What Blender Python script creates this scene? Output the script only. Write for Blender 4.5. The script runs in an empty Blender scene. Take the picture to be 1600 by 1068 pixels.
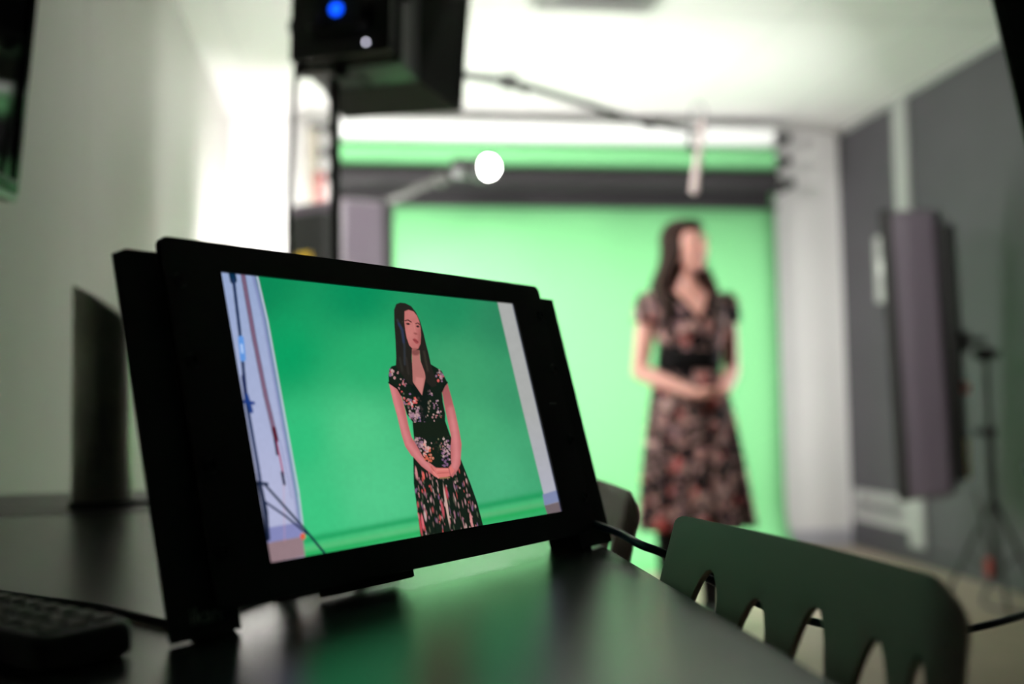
import bpy, bmesh, math, random
import numpy as np
from mathutils import Vector, Matrix, Euler, geometry
random.seed(7); rng = np.random.default_rng(7)
scene = bpy.context.scene
C = scene.collection
# ------------------------------------------------------------------ camera
F_PX, PITCH, YAW, ROLL, CAM_H = 1556.0, .0611767504, .144324639, -.0189489396, .9125
def cam_rows():
    cp, sp, cy, sy, cr, sr = math.cos(PITCH), math.sin(PITCH), math.cos(YAW), math.sin(YAW), math.cos(ROLL), math.sin(ROLL)
    fwd = Vector((sy*cp, cy*cp, sp)); rt = Vector((cy, -sy, 0)); up = rt.cross(fwd)
    return cr*rt + sr*up, -sr*rt + cr*up, fwd
RT, UP, FW = cam_rows()
EYE = Vector((0, 0, CAM_H))
cam = bpy.data.cameras.new('camera'); camo = bpy.data.objects.new('camera', cam); C.objects.link(camo)
cam.sensor_width = 36; cam.lens = F_PX/1600*36; cam.clip_start = .02
mw = Matrix((RT, UP, -FW)).transposed().to_4x4(); mw.translation = EYE
camo.matrix_world = mw
cam.dof.use_dof = True; cam.dof.focus_distance = .945; cam.dof.aperture_fstop = 1.9; cam.dof.aperture_blades = 9
scene.camera = camo
# ------------------------------------------------------------------ world and exposure
w = bpy.data.worlds.new('world'); scene.world = w; w.use_nodes = True
w.node_tree.nodes['Background'].inputs[0].default_value = (0, 0, 0, 1)
vs = scene.view_settings
vs.view_transform = 'Standard'; vs.look = 'None'; vs.exposure = 0; vs.gamma = 1; vs.use_curve_mapping = False
KEY_E, STRIP_E, STRIP_R_E, BULB_E, ADDED_TUBE_E = 185, 46, 33, 40, 240      # emission of the lamps' diffusers
# ------------------------------------------------------------------ helpers
def at(px, py, Y):            # a point of the place at depth Y, read off the photograph
    d = RT*(px-800) + UP*(534-py) + FW*F_PX
    return EYE + d*(Y/d.y)
def atz(px, py, z):
    d = RT*(px-800) + UP*(534-py) + FW*F_PX
    return EYE + d*((z-CAM_H)/d.z)
def lin(c):
    return tuple(((v/255)/12.92 if v/255 <= .04045 else ((v/255+.055)/1.055)**2.4) for v in c)
MATS = {}
def mat(name, rgb, rough=.5, metal=0, noise=0, nscale=20, bump=0, bscale=200, emit=0, spec=.5, coat=0, trans=0):
    if name in MATS: return MATS[name]
    m = bpy.data.materials.new(name); m.use_nodes = True; nt = m.node_tree; b = nt.nodes['Principled BSDF']
    b.inputs['Base Color'].default_value = (*rgb, 1); b.inputs['Roughness'].default_value = rough
    b.inputs['Metallic'].default_value = metal; b.inputs['Specular IOR Level'].default_value = spec
    b.inputs['Coat Weight'].default_value = coat
    tc = nt.nodes.new('ShaderNodeTexCoord')
    if noise:
        n = nt.nodes.new('ShaderNodeTexNoise'); n.inputs['Scale'].default_value = nscale; n.inputs['Detail'].default_value = 4
        nt.links.new(tc.outputs['Object'], n.inputs['Vector'])
        r = nt.nodes.new('ShaderNodeValToRGB')
        r.color_ramp.elements[0].position = .3; r.color_ramp.elements[1].position = .7
        r.color_ramp.elements[0].color = (*[v*(1-noise) for v in rgb], 1); r.color_ramp.elements[1].color = (*[min(1, v*(1+noise)) for v in rgb], 1)
        nt.links.new(n.outputs['Fac'], r.inputs['Fac']); nt.links.new(r.outputs['Color'], b.inputs['Base Color'])
    if bump:
        n = nt.nodes.new('ShaderNodeTexNoise'); n.inputs['Scale'].default_value = bscale; n.inputs['Detail'].default_value = 3
        nt.links.new(tc.outputs['Object'], n.inputs['Vector'])
        bp = nt.nodes.new('ShaderNodeBump'); bp.inputs['Strength'].default_value = bump; bp.inputs['Distance'].default_value = .002
        nt.links.new(n.outputs['Fac'], bp.inputs['Height']); nt.links.new(bp.outputs['Normal'], b.inputs['Normal'])
    if emit:
        b.inputs['Emission Color'].default_value = (*rgb, 1); b.inputs['Emission Strength'].default_value = emit
    MATS[name] = m; return m
def tag(o, label=None, cat=None, group=None, kind=None):
    if label: o['label'] = label
    if cat: o['category'] = cat
    if group: o['group'] = group
    if kind: o['kind'] = kind
    return o
def thing(name, label, cat, loc=(0, 0, 0), rot=(0, 0, 0), group=None):
    o = bpy.data.objects.new(name, None); C.objects.link(o); o.empty_display_size = .05
    o.location = loc; o.rotation_euler = rot
    return tag(o, label, cat, group)
def obj(name, bm, m, parent=None, smooth=False, label=None):
    me = bpy.data.meshes.new(name)
    if isinstance(bm, bmesh.types.BMesh):
        bmesh.ops.recalc_face_normals(bm, faces=bm.faces); bm.to_mesh(me); bm.free()
    else: me = bm
    if m: me.materials.append(m)
    if smooth:
        me.polygons.foreach_set('use_smooth', [True]*len(me.polygons))
        if smooth == 'auto': me.set_sharp_from_angle(angle=math.radians(35))
    o = bpy.data.objects.new(name, me); C.objects.link(o); o.parent = parent
    if label: o['label'] = label
    return o
def struct(name, bm, m, parent=None, smooth=False):
    o = obj(name, bm, m, parent, smooth)
    if not parent: o['kind'] = 'structure'
    return o
def NB(): return bmesh.new()
def box(bm, lo, hi, bevel=0, mtx=None, seg=2):
    c = [(a+b)/2 for a, b in zip(lo, hi)]; s = [abs(b-a) for a, b in zip(lo, hi)]
    r = bmesh.ops.create_cube(bm, size=1, matrix=Matrix.Translation(c) @ Matrix.Diagonal((*s, 1)))
    vs_ = r['verts']
    if bevel:
        es = list({e for v in vs_ for e in v.link_edges})
        rb = bmesh.ops.bevel(bm, geom=es, offset=bevel, segments=seg, profile=.5, affect='EDGES')
        vs_ = list({v for f in rb['faces'] for v in f.verts} | {v for v in vs_ if v.is_valid})
    if mtx: bmesh.ops.transform(bm, matrix=mtx, verts=vs_)
    return bm
def bx(lo, hi, bevel=0): return box(NB(), lo, hi, bevel)
def cyl(bm, p, q, r0, r1=None, n=20, cap=True):
    p, q = Vector(p), Vector(q); r1 = r0 if r1 is None else r1
    d = q-p; L = d.length; qt = d.to_track_quat('Z', 'Y')
    bmesh.ops.create_cone(bm, cap_ends=cap, segments=n, radius1=r0, radius2=r1, depth=L,
                          matrix=Matrix.Translation((p+q)/2) @ qt.to_matrix().to_4x4())
    return bm
def sph(bm, c, r, seg=20, scale=None, mtx=None):
    m = Matrix.Translation(c) @ (mtx or Matrix()) @ Matrix.Diagonal((*(scale or (1, 1, 1)), 1))
    bmesh.ops.create_uvsphere(bm, u_segments=seg, v_segments=max(8, seg*2//3), radius=r, matrix=m); return bm
def loft(bm, rings, cap=True, close=True):
    vr = [[bm.verts.new(p) for p in r] for r in rings]
    n = len(vr[0])
    for a, b in zip(vr, vr[1:]):
        for i in range(n if close else n-1):
            j = (i+1) % n; bm.faces.new((a[i], a[j], b[j], b[i]))
    if cap:
        bm.faces.new(vr[0][::-1]); bm.faces.new(vr[-1])
    return bm
def smooth_path(pts, k=8):
    pts = [Vector(p) for p in pts]; out = []
    P = [pts[0]] + pts + [pts[-1]]
    for i in range(1, len(P)-2):
        a, b, c, d = P[i-1:i+3]
        for t in range(k):
            t /= k
            out.append(.5*((2*b)+(c-a)*t+(2*a-5*b+4*c-d)*t*t+(3*b-a-3*c+d)*t**3))
    return out + [pts[-1]]
def tube(bm, pts, r, n=10, k=8):
    ps = smooth_path(pts, k) if k else [Vector(p) for p in pts]
    rings = []; ref = None
    for i, p in enumerate(ps):
        t = (ps[min(i+1, len(ps)-1)]-ps[max(i-1, 0)]).normalized()
        if ref is None: ref = t.orthogonal().normalized()
        ref = (ref - t*ref.dot(t)).normalized(); b = t.cross(ref)
        rr = r(i/(len(ps)-1)) if callable(r) else r
        rings.append([p + (ref*math.cos(a)+b*math.sin(a))*rr for a in (2*math.pi*j/n for j in range(n))])
    return loft(bm, rings)
def prism(bm, pts, h, mtx=None):      # polygon in xy, extruded along z by h
    lo = [bm.verts.new((x, y, 0)) for x, y in pts]; hi = [bm.verts.new((x, y, h)) for x, y in pts]
    n = len(pts)
    bm.faces.new(lo[::-1]); bm.faces.new(hi)
    for i in range(n): bm.faces.new((lo[i], lo[(i+1) % n], hi[(i+1) % n], hi[i]))
    if mtx: bmesh.ops.transform(bm, matrix=mtx, verts=lo+hi)
    return bm
def evaluated(o):                     # modifiers applied
    dg = bpy.context.evaluated_depsgraph_get(); dg.update()
    me = bpy.data.meshes.new_from_object(o.evaluated_get(dg))
    old = o.data; o.modifiers.clear(); o.data = me; me.name = old.name
    me.polygons.foreach_set('use_smooth', [True]*len(me.polygons)); return o
def dup(root, loc=None, rot=None, label=None):
    r = root.copy(); C.objects.link(r)
    if loc is not None: r.location = loc
    if rot is not None: r.rotation_euler = rot
    if label: r['label'] = label
    for ch in list(root.children):
        c = ch.copy(); C.objects.link(c); c.parent = r
        for g in ch.children:
            d = g.copy(); C.objects.link(d); d.parent = c
    return r
# ------------------------------------------------------------------ materials
WHITE = mat('white_paint', (.80, .79, .78), .6, noise=.015, nscale=3)
LEFTW = mat('left_wall_paint', (.50, .485, .46), .55, noise=.02, nscale=2)
GREY = mat('grey_wall_paint', (.062, .059, .067), .6, noise=.06, nscale=4)
TILE = mat('ceiling_tile', (.80, .79, .77), .8, bump=.15, bscale=120)
TBAR = mat('ceiling_bar', (.74, .74, .72), .5)
BASEB = mat('baseboard_vinyl', (.42, .42, .46), .5)
FLOOR = mat('floor_vinyl', (.34, .28, .215), .45, noise=.08, nscale=6)
BLACK = mat('black_metal', (.012, .012, .012), .45, bump=.05)
BLACKM = mat('black_matte', (.016, .017, .016), .6)
BLACKG = mat('black_gloss', (.006, .006, .007), .12)
RUBBER = mat('rubber', (.012, .012, .012), .8)
CHROME = mat('chrome', (.6, .6, .6), .25, 1)
DGREY = mat('dark_grey_metal', (.05, .05, .05), .4, .4)
FABRIC = mat('softbox_fabric', (.12, .098, .124), .5, bump=.1, bscale=300, spec=.6)
GREEN = mat('green_paper', (.165, .47, .20), .7, noise=.01, nscale=2, spec=.3)
BPAPER = mat('black_paper', (.014, .012, .014), .6, spec=.3)
WPAPER = mat('white_paper', (.85, .85, .85), .7)
PLASTIC = mat('chair_plastic', (.50, .38, .36), .5, bump=.08, bscale=500)
TABLE = mat('table_laminate', (.042, .039, .037), .22, noise=.15, nscale=300, bump=.12, bscale=900, spec=.8)
TEDGE = mat('table_edge', (.02, .02, .02), .5)
YELLOW = mat('yellow_label', (.75, .50, .04), .5)
RED = mat('red_knob', (.7, .04, .04), .4)
NAVY = mat('navy_cable', (.010, .022, .05), .45)
GRILLE = mat('vent_white', (.38, .38, .37), .5)
# ------------------------------------------------------------------ the room
XL, XR, YB, YF, ZC = -.78, 2.95, 5.846, -1.6, 2.58
struct('floor', bx((XL-.1, YF-.1, -.1), (XR+.1, YB+.1, 0)), FLOOR)
struct('wall_back', bx((XL-.1, YB, 0), (XR+.1, YB+.1, ZC)), WHITE)
wl = struct('wall_left', bx((XL-.1, YF, 0), (XL, YB, ZC)), LEFTW)
for y0, y1 in ((YF, .45), (.453, 1.66), (1.663, 2.87), (2.873, 4.08), (4.083, YB)):      # boards of the wall lining with hairline joints
    obj('wall_board', box(NB(), (XL, y0, .1), (XL+.012, y1, ZC-.001), .002), LEFTW, wl)
struct('wall_right', bx((XR, YF, 0), (XR+.1, YB, ZC)), GREY)
struct('wall_front', bx((XL-.1, YF-.1, 0), (XR+.1, YF, ZC)), GREY)
ceil = struct('ceiling', bx((XL-.1, YF-.1, ZC+.012), (XR+.1, YB+.1, ZC+.1)), TILE)
xs = [XL] + [2.46-.61*k for k in range(5, -1, -1)] + [XR]
xs = [XL] + [v for v in sorted(xs) if XL+.1 < v < XR-.1] + [XR]
ys = [YF] + [4.06-1.22*k for k in range(4, 0, -1)] + [4.06, 5.28] + [YB]
for i in range(len(xs)-1):
    for j in range(len(ys)-1):
        if ys[j+1]-ys[j] < .05: continue
        obj('ceiling_tile', box(NB(), (xs[i]+.012, ys[j]+.012, ZC), (xs[i+1]-.012, ys[j+1]-.012, ZC+.012), .002, seg=1), TILE, ceil)
for v in xs[1:-1]: obj('ceiling_bar', bx((v-.012, YF, ZC-.003), (v+.012, YB, ZC+.012)), TBAR, ceil)
for v in ys[1:-1]: obj('ceiling_bar', bx((XL, v-.012, ZC-.0025), (XR, v+.012, ZC+.012)), TBAR, ceil)
struct('baseboard_back', box(NB(), (XL, YB-.015, 0), (XR, YB, .10), .004), BASEB)
struct('baseboard_right', box(NB(), (XR-.012, YF, 0), (XR, YB-.016, .09), .004), mat('baseboard_dark', (.05, .05, .055), .5))
struct('baseboard_left', box(NB(), (XL, YF, 0), (XL+.012, YB-.016, .1), .004), BASEB)
struct('trim_1', box(NB(), (XR-.022, 5.01, .09), (XR, 5.15, ZC-.003), .004), mat('trim_white', (.33, .34, .325), .5))
struct('trim_2', box(NB(), (XR-.018, YF, ZC-.035), (XR-.0005, YB-.001, ZC-.004), .003), mat('trim_white', (.5, .5, .5)))
# ------------------------------------------------------------------ vents, switch plate
v = thing('air_vent', 'white louvred air vent low on the dark grey wall', 'vent', (XR, 5.465, .166))
fr = NB()
for lo, hi in (((-.02, -.32, 0), (0, -.27, .185)), ((-.02, .27, 0), (0, .32, .185)), ((-.02, -.27, 0), (0, .27, .04)), ((-.02, -.27, .145), (0, .27, .185))): box(fr, lo, hi, .003)
obj('frame', fr, GRILLE, v)
obj('backing', bx((-.004, -.27, .04), (-.001, .27, .145)), mat('vent_dark', (.3, .3, .3)), v)
for k in range(6):
    obj('slat', box(NB(), (-.008, -.27, -.001), (.008, .27, .001), mtx=Matrix.Translation((-.011, 0, .049+k*.0175)) @ Matrix.Rotation(.7, 4, 'Y')), GRILLE, v)
p = thing('wall_plate', 'white upright wall plate on grey wall beside the leaning softbox', 'wall plate', (XR, 5.30, 1.45))
obj('plate', box(NB(), (-.03, -.09, 0), (0, .09, .385), .008), GRILLE, p)
obj('button', box(NB(), (-.036, -.03, .16), (-.029, .03, .24), .003), WHITE, p)
d = thing('ceiling_vent', 'square white air diffuser in the ceiling', 'vent', (.94, 3.76, ZC-.004))
for k in range(4):
    s, t = .27-k*.065, .27-k*.065-.035
    b = NB(); z1, z0 = -.002-k*.003, -.03+k*.002
    ring = lambda r, z: [(r, r, z), (-r, r, z), (-r, -r, z), (r, -r, z)]
    loft(b, [ring(s, z1), ring(t, z0), ring(t-.006, z0), ring(s-.008, z1)], cap=False)
    obj('louvre_ring' if k else 'frame', b, GRILLE, d)
obj('backing', bx((-.24, -.24, -.004), (.24, .24, 0)), mat('vent_dark', (.3, .3, .3)), d)
# ------------------------------------------------------------------ backdrop rolls on the back wall
RX0, RX1 = -.22, 2.405
def roll(name, label, z, y, r, m, x0=RX0, x1=RX1):
    t = thing(name, label, 'backdrop roll', ((x0+x1)/2, y, z)); h = (x1-x0)/2
    obj('paper', cyl(NB(), (-h+.03, 0, 0), (h-.03, 0, 0), r, n=36), m, t, 'auto')
    obj('core_tube', cyl(NB(), (-h-.05, 0, 0), (h+.05, 0, 0), .02, n=16), DGREY, t, 'auto')
    for s in (-1, 1):
        k = obj('roller_plug', cyl(NB(), (s*(h-.03), 0, 0), (s*(h-.005), 0, 0), r*.55, r*.45, n=20), BLACKM, t, 'auto')
        kn = NB(); cyl(kn, (s*(h+.05), 0, 0), (s*(h+.085), 0, 0), .028, .022, 16); obj('knob', kn, BLACKM, k, 'auto')
    return t
roll('white_paper_roll', 'white paper backdrop roll, topmost on the back wall', 2.455, 5.53, .062, WPAPER)
roll('green_paper_roll', 'bright green paper backdrop roll above the black one', 2.318, 5.53, .066, GREEN)
rb = roll('black_paper_roll', 'charcoal paper backdrop roll, lowest of the rolls', 2.178, 5.50, .068, BPAPER)
h = (RX1-RX0)/2
obj('hanging_edge', box(NB(), (-h+.035, .062, -.138), (h-.035, .066, .0), .0015), BPAPER, rb)
obj('weight_bar', cyl(NB(), (-h-.0, .05, -.142), (h+.0, .05, -.142), .014, n=16), BLACKM, rb, 'auto')
for x, s, lab in ((RX0-.065, 1, 'black wall bracket holding the left ends of the rolls'), (RX1+.065, -1, 'black wall bracket holding the right ends of the rolls')):
    t = thing('roller_bracket', lab, 'bracket', (x, YB, 2.1), group='roller brackets')
    obj('upright', box(NB(), (-.02, -.03, 0), (.02, 0, .42), .003), BLACKM, t)
    for z, yy in ((.078, -.36), (.218, -.33), (.355, -.33)):
        hk = obj('arm', box(NB(), (-.006, yy, z-.035), (.006, -.02, z-.005), .002), BLACKM, t)
        obj('hook', box(NB(), (-.010, yy-.028, z-.035), (.010, yy+.03, z-.022), .002), BLACKM, hk)
# the sweep of green paper
prof = [(5.600, 2.30), (5.60, 1.5), (5.60, .30)]
for k in range(1, 13):
    a = k/12*math.pi/2; prof.append((5.60-.26*(1-math.cos(a)), .30-.294*math.sin(a)))
prof += [(5.25, .006), (5.18, .004)]
sw = NB(); X0, X1 = RX0+.035, RX1+.012
NXS = 26
rows = []
for i, (y, z) in enumerate(prof):
    rows.append([sw.verts.new((X0+(X1-X0)*j/NXS, y+.006*math.sin(j*1.3+z*2)*(1 if z > .1 else 0), z)) for j in range(NXS+1)])
for a, b in zip(rows, rows[1:]):
    for j in range(NXS): sw.faces.new((a[j], a[j+1], b[j+1], b[j]))
swo = obj('green_backdrop', sw, GREEN, None, True)
sm = swo.modifiers.new('s', 'SOLIDIFY'); sm.thickness = .0015
tag(swo, 'bright green paper backdrop sweeping down the wall onto the floor', 'backdrop')
# pull chains at the left end
def chain(x, y, z0, z1, m, lab):
    t = thing('pull_chain', lab, 'chain', (x, y, z1), group='pull chains')
    b = NB(); n = int((z0-z1)/.028)
    for k in range(n):
        for s in (-1, 1):
            bmesh.ops.create_icosphere(b, subdivisions=1, radius=.0125, matrix=Matrix.Translation((s*.016, 0, .03+k*.028)))
    obj('beads', b, m, t, True)
    obj('weight', cyl(NB(), (0, 0, -.06), (0, 0, .03), .028, .018, 14), BLACKM, t, 'auto')
chain(-.285, 5.44, 2.42, 1.15, mat('chain_cream', (.68, .62, .48), .4), 'cream bead pull chain nearest the left wall')
chain(-.245, 5.40, 2.17, .62, mat('chain_red', (.55, .10, .10), .4), 'red bead pull chain at the left end of the rolls')
# ------------------------------------------------------------------ light stand builder
def light_stand(name, label, x, y, ztop, spread=.42, zh=.55, r=.014, rotz=.4, mid=.0, cat='light stand'):
    t = thing(name, label, cat, (x, y, 0), (0, 0, rotz), 'light stands' if name == 'light_stand' else None)
    obj('lower_tube', cyl(NB(), (0, 0, .10), (0, 0, max(.75, ztop*.55)), r*1.25, n=16), BLACK, t, 'auto')
    obj('upper_tube', cyl(NB(), (0, 0, max(.75, ztop*.55)-.02), (0, 0, ztop), r*.85, n=16), BLACK, t, 'auto')
    c = obj('clamp_collar', cyl(NB(), (0, 0, max(.75, ztop*.55)-.03), (0, 0, max(.75, ztop*.55)+.02), r*1.9, n=16), BLACKM, t, 'auto')
    kb = NB(); zz = max(.75, ztop*.55)-.005; cyl(kb, (0, 0, zz), (.045, 0, zz), .006); cyl(kb, (.04, 0, zz), (.06, 0, zz), .015); obj('clamp_knob', kb, BLACKM, c, 'auto')
    obj('leg_collar', cyl(NB(), (0, 0, zh-.03), (0, 0, zh+.02), r*2, n=16), BLACKM, t, 'auto')
    obj('brace_collar', cyl(NB(), (0, 0, .11), (0, 0, .15), r*1.8, n=16), BLACKM, t, 'auto')
    for k in range(3):
        a = k*2*math.pi/3; cx, sy_ = math.cos(a), math.sin(a)
        lg = obj('leg', cyl(NB(), (cx*.02, sy_*.02, zh), (cx*spread, sy_*spread, .012), .009, n=10), BLACK, t, 'auto')
        obj('foot', sph(NB(), (cx*spread, sy_*spread, .014), .014, 10), RUBBER, lg, True)
        obj('brace', cyl(NB(), (cx*.02, sy_*.02, .13), (cx*spread*.52, sy_*spread*.52, zh*.48), .006, n=8), BLACK, t, 'auto')
    return t
# ------------------------------------------------------------------ key light with barn doors
KX, KY = -.080, 2.62
light_stand('light_stand', 'black light stand carrying the large barn door light', KX, KY, 1.775, .44, .6, .016)
kl = thing('barn_door_light', 'large black studio light with open barn doors, seen from behind', 'studio light', (-.052, 2.545, 1.985), (math.radians(-4), 0, math.radians(-22)))
hw_, hh_, hd_ = .138, .185, .20
b = NB(); box(b, (-hw_, -.02, -hh_), (hw_, hd_, hh_), .003); obj('housing', b, BLACK, kl, 'auto')
b = NB(); box(b, (-hw_*.62, -.055, -hh_*.7), (hw_*.62, -.018, hh_*.75), .014); hs = obj('ballast_box', b, BLACKM, kl, 'auto')
for k in range(7): obj('cooling_fin', box(NB(), (-.075+k*.025-.003, -.062, -.04), (-.075+k*.025+.003, -.05, .12), .002), BLACK, hs)
obj('diffuser', bx((-hw_+.02, hd_-.006, -hh_+.02), (hw_-.02, hd_+.004, hh_-.02)), mat('key_diffuser', (1, .97, .93), emit=KEY_E), kl)
obj('bottom_rib', box(NB(), (-.006, .0, -hh_-.008), (.006, hd_-.01, -hh_+.002), .002), BLACKM, kl)
yk = NB()
for s in (-1, 1): box(yk, (s*(hw_+.009)-.004, .03, -hh_-.012), (s*(hw_+.009)+.004, .07, .02), .002)
box(yk, (-hw_-.013, .03, -hh_-.013), (hw_+.013, .07, -hh_-.003), .002); cyl(yk, (-.02, .05, -hh_-.035), (-.02, .05, -hh_-.012), .018)
obj('yoke', yk, BLACK, kl)
for s in (-1, 1):
    if s > 0: obj('tilt_knob', cyl(NB(), (s*(hw_+.012), .05, 0), (s*(hw_+.034), .05, 0), .022, .02, 14), BLACKM, kl, 'auto')
# dials on the back
dl = obj('blue_indicator', sph(NB(), (.006, -.058, -.080), .0165, 16, (1, .4, 1)), mat('blue_led', lin((10, 80, 255)), emit=2.5), kl, True, 'glowing blue indicator lamp')
obj('dial', cyl(NB(), (-.055, -.075, -.10), (-.055, -.054, -.10), .026, .024, 18), DGREY, kl, 'auto')
obj('white_dot', sph(NB(), (.074, -.024, -.160), .0035, 12), mat('white_dot_glow', (.8, .78, .95), emit=7), kl, True, 'tiny glowing white dot')  # tiny emissive white dot low on the back of the housing
obj('side_latch', box(NB(), (-hw_-.012, -.01, -.10), (-hw_, .03, -.07), .004), BLACKM, kl)
def door(name, pts, par):
    b_ = NB(); P = [Vector(q) for q in pts]; n = (P[1]-P[0]).cross(P[2]-P[0]).normalized()*.002
    loft(b_, [[q-n for q in P], [q+n for q in P]]); return obj(name, b_, BLACKM, par)
y0 = hd_-.006
door('barn_door', [(-hw_, y0, -hh_+.001), (hw_, y0, -hh_+.001), (hw_+.075, y0+.15, -hh_-.034), (-hw_-.0, y0+.14, -hh_-.03)], kl)
door('barn_door', [(-hw_, y0, hh_-.001), (hw_, y0, hh_-.001), (hw_+.03, y0+.12, hh_+.11), (-hw_-.03, y0+.12, hh_+.11)], kl)
door('barn_door', [(hw_-.001, y0, -hh_), (hw_-.001, y0, hh_), (hw_+.115, y0+.14, hh_+.12), (hw_+.075, y0+.16, -hh_-.035)], kl)
door('barn_door', [(-hw_+.001, y0, -hh_), (-hw_+.001, y0, hh_), (-hw_-.04, y0+.15, hh_+.06), (-hw_-.03, y0+.15, -hh_-.02)], kl)
cb = tube(NB(), [at(470, 100, 2.58), at(461, 130, 2.57), at(457, 230, 2.56), at(452, 360, 2.55), Vector((-.20, 2.55, .6)), Vector((-.21, 2.55, .05)), Vector((-.1, 2.8, .008)), Vector((.1, 3.0, .008))], .007)
tag(obj('power_cable', cb, BLACKM, None, True), 'thin black power cable hanging down from the barn door light', 'cable')
# ------------------------------------------------------------------ tall strip softboxes
def softbox(label, loc, rot, strength, side, yellow_z):
    t = thing('strip_softbox', label, 'softbox', loc, rot, 'strip softboxes')
    W, D, Hh = .15, .22, .64
    def ring(w_, h_, y): 
        c = .02
        return [(-w_, y, -h_+c), (-w_+c, y, -h_), (w_-c, y, -h_), (w_, y, -h_+c), (w_, y, h_-c), (w_-c, y, h_), (-w_+c, y, h_), (-w_, y, h_-c)]
    b = NB(); loft(b, [ring(W*.72, Hh*.955, 0), ring(W*.80, Hh*.97, .012), ring(W*.93, Hh*.99, D*.5), ring(W, Hh, D), ring(W-.01, Hh-.01, D), ring(W-.012, Hh-.012, D-.03)], cap=False)
    f0 = [b.verts.new(p_) for p_ in ring(W*.72, Hh*.955, 0)]; b.faces.new(f0)
    obj('fabric_shell', b, FABRIC, t)
    b = NB(); loft(b, [ring(W*.975+.002, Hh*.996+.002, D*.80), ring(W*.975+.004, Hh*.996+.004, D*.80), ring(W+.004, Hh+.004, D+.002), ring(W+.001, Hh+.001, D+.002)], cap=False); obj('front_band', b, BLACKM, t)
    obj('diffuser', bx((-W+.013, D-.032, -Hh+.013), (W-.013, D-.028, Hh-.013)), mat('strip_diffuser%g' % strength, (1, .98, .97), emit=strength), t)
    bk = obj('back_plate', box(NB(), (-.085, -.05, -.56), (.085, .004, .56), .012), BLACKM, t, 'auto')
    k = NB(); cyl(k, (0, -.05, -.16), (0, -.075, -.16), .026, .022, 16); obj('red_knob', k, RED, bk, 'auto')
    obj('yellow_label', box(NB(), (-.03, -.054, yellow_z-.085), (.03, -.049, yellow_z+.085), .002), YELLOW, bk)
    obj('power_button', cyl(NB(), (0, -.066, yellow_z-.06), (0, -.05, yellow_z-.06), .022, n=16), CHROME, bk, 'auto')
    m = NB(); box(m, (-.03, -.09, .0), (.03, -.045, .09), .006); cyl(m, (0, -.15, .045), (0, -.08, .045), .016); obj('mount', m, BLACKM, t)
    return t
softbox('black strip softbox leaning by the dark grey wall at right', (2.53, 4.06, 1.10), (0, math.radians(-7), math.radians(50)), STRIP_R_E, 1, -.47)
ls = light_stand('light_stand', 'black light stand behind the softbox at right', 2.715, 4.07, 1.09, .22, .42, .014, 2.2)
gr = NB(); box(gr, (-.03, -.03, 1.06), (.03, .03, 1.12), .008); cyl(gr, (-.05, 0, 1.09), (.05, 0, 1.09), .02); obj('grip_head', gr, BLACKM, ls)
softbox('black strip softbox behind the barn door light at left', (-.215, 4.20, 1.15), (0, 0, math.radians(-40)), STRIP_E, -1, .31).scale = (1.3, 1.25, 1)
light_stand('light_stand', 'black light stand behind the softbox at left', -.345, 4.03, 1.20, .34, .5, .014, .1)
rt_ = NB(); tube(rt_, [(2.60, 4.02, .50), (2.62, 4.0, .3), (2.63, 3.99, .12), (2.60, 3.97, .012), (2.75, 3.7, .01)], .009)
tag(obj('power_cable', rt_, mat('grey_cable', (.05, .05, .05)), None, True), 'dark power cable dropping from the softbox at right', 'cable')
tg = NB(); box(tg, (-.011, -.011, -.04), (.011, .011, .04), .004, Matrix.Translation((2.628, 3.985, .17)))
tag(obj('cable_tie', tg, mat('red_strap', (.35, .03, .03)), None), 'red strap around the softbox cable near the floor', 'strap')
tl = thing('added_background_light', 'added upright tube light on a stand, unseen behind the left softbox, brightening the back wall', 'studio light', (-.17, 5.0, 0))  # added lamp, hidden by the softbox, to brighten the back wall and ceiling
obj('tube', cyl(NB(), (0, 0, .72), (0, 0, 1.66), .024, n=20), mat('added_tube_glow', (1, .975, .96), emit=ADDED_TUBE_E), tl, 'auto')
sh = NB(); arc = [math.radians(-160+238*i/24) for i in range(25)]
ring_ = [(.07*math.cos(q), .07*math.sin(q)) for q in arc] + [(.066*math.cos(q), .066*math.sin(q)) for q in arc[::-1]]
prism(sh, ring_, 1.0, Matrix.Translation((0, 0, .69))); obj('tube_shield', sh, mat('tube_shield_grey', (.3, .3, .3), .4), tl)  # shield shaped to keep the added tube's light off the paper and the front
for z0, z1 in ((.66, .72), (1.66, 1.72)): obj('end_cap', cyl(NB(), (0, 0, z0), (0, 0, z1), .028, n=20), BLACKM, tl, 'auto')
obj('pole', cyl(NB(), (0, 0, .05), (0, 0, .67), .012, n=14), BLACK, tl, 'auto')
for k in range(3):
    a = k*2*math.pi/3+.5; obj('leg', cyl(NB(), (0, 0, .30), (math.cos(a)*.2, math.sin(a)*.2, .01), .008, n=10), BLACK, tl, 'auto')
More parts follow.
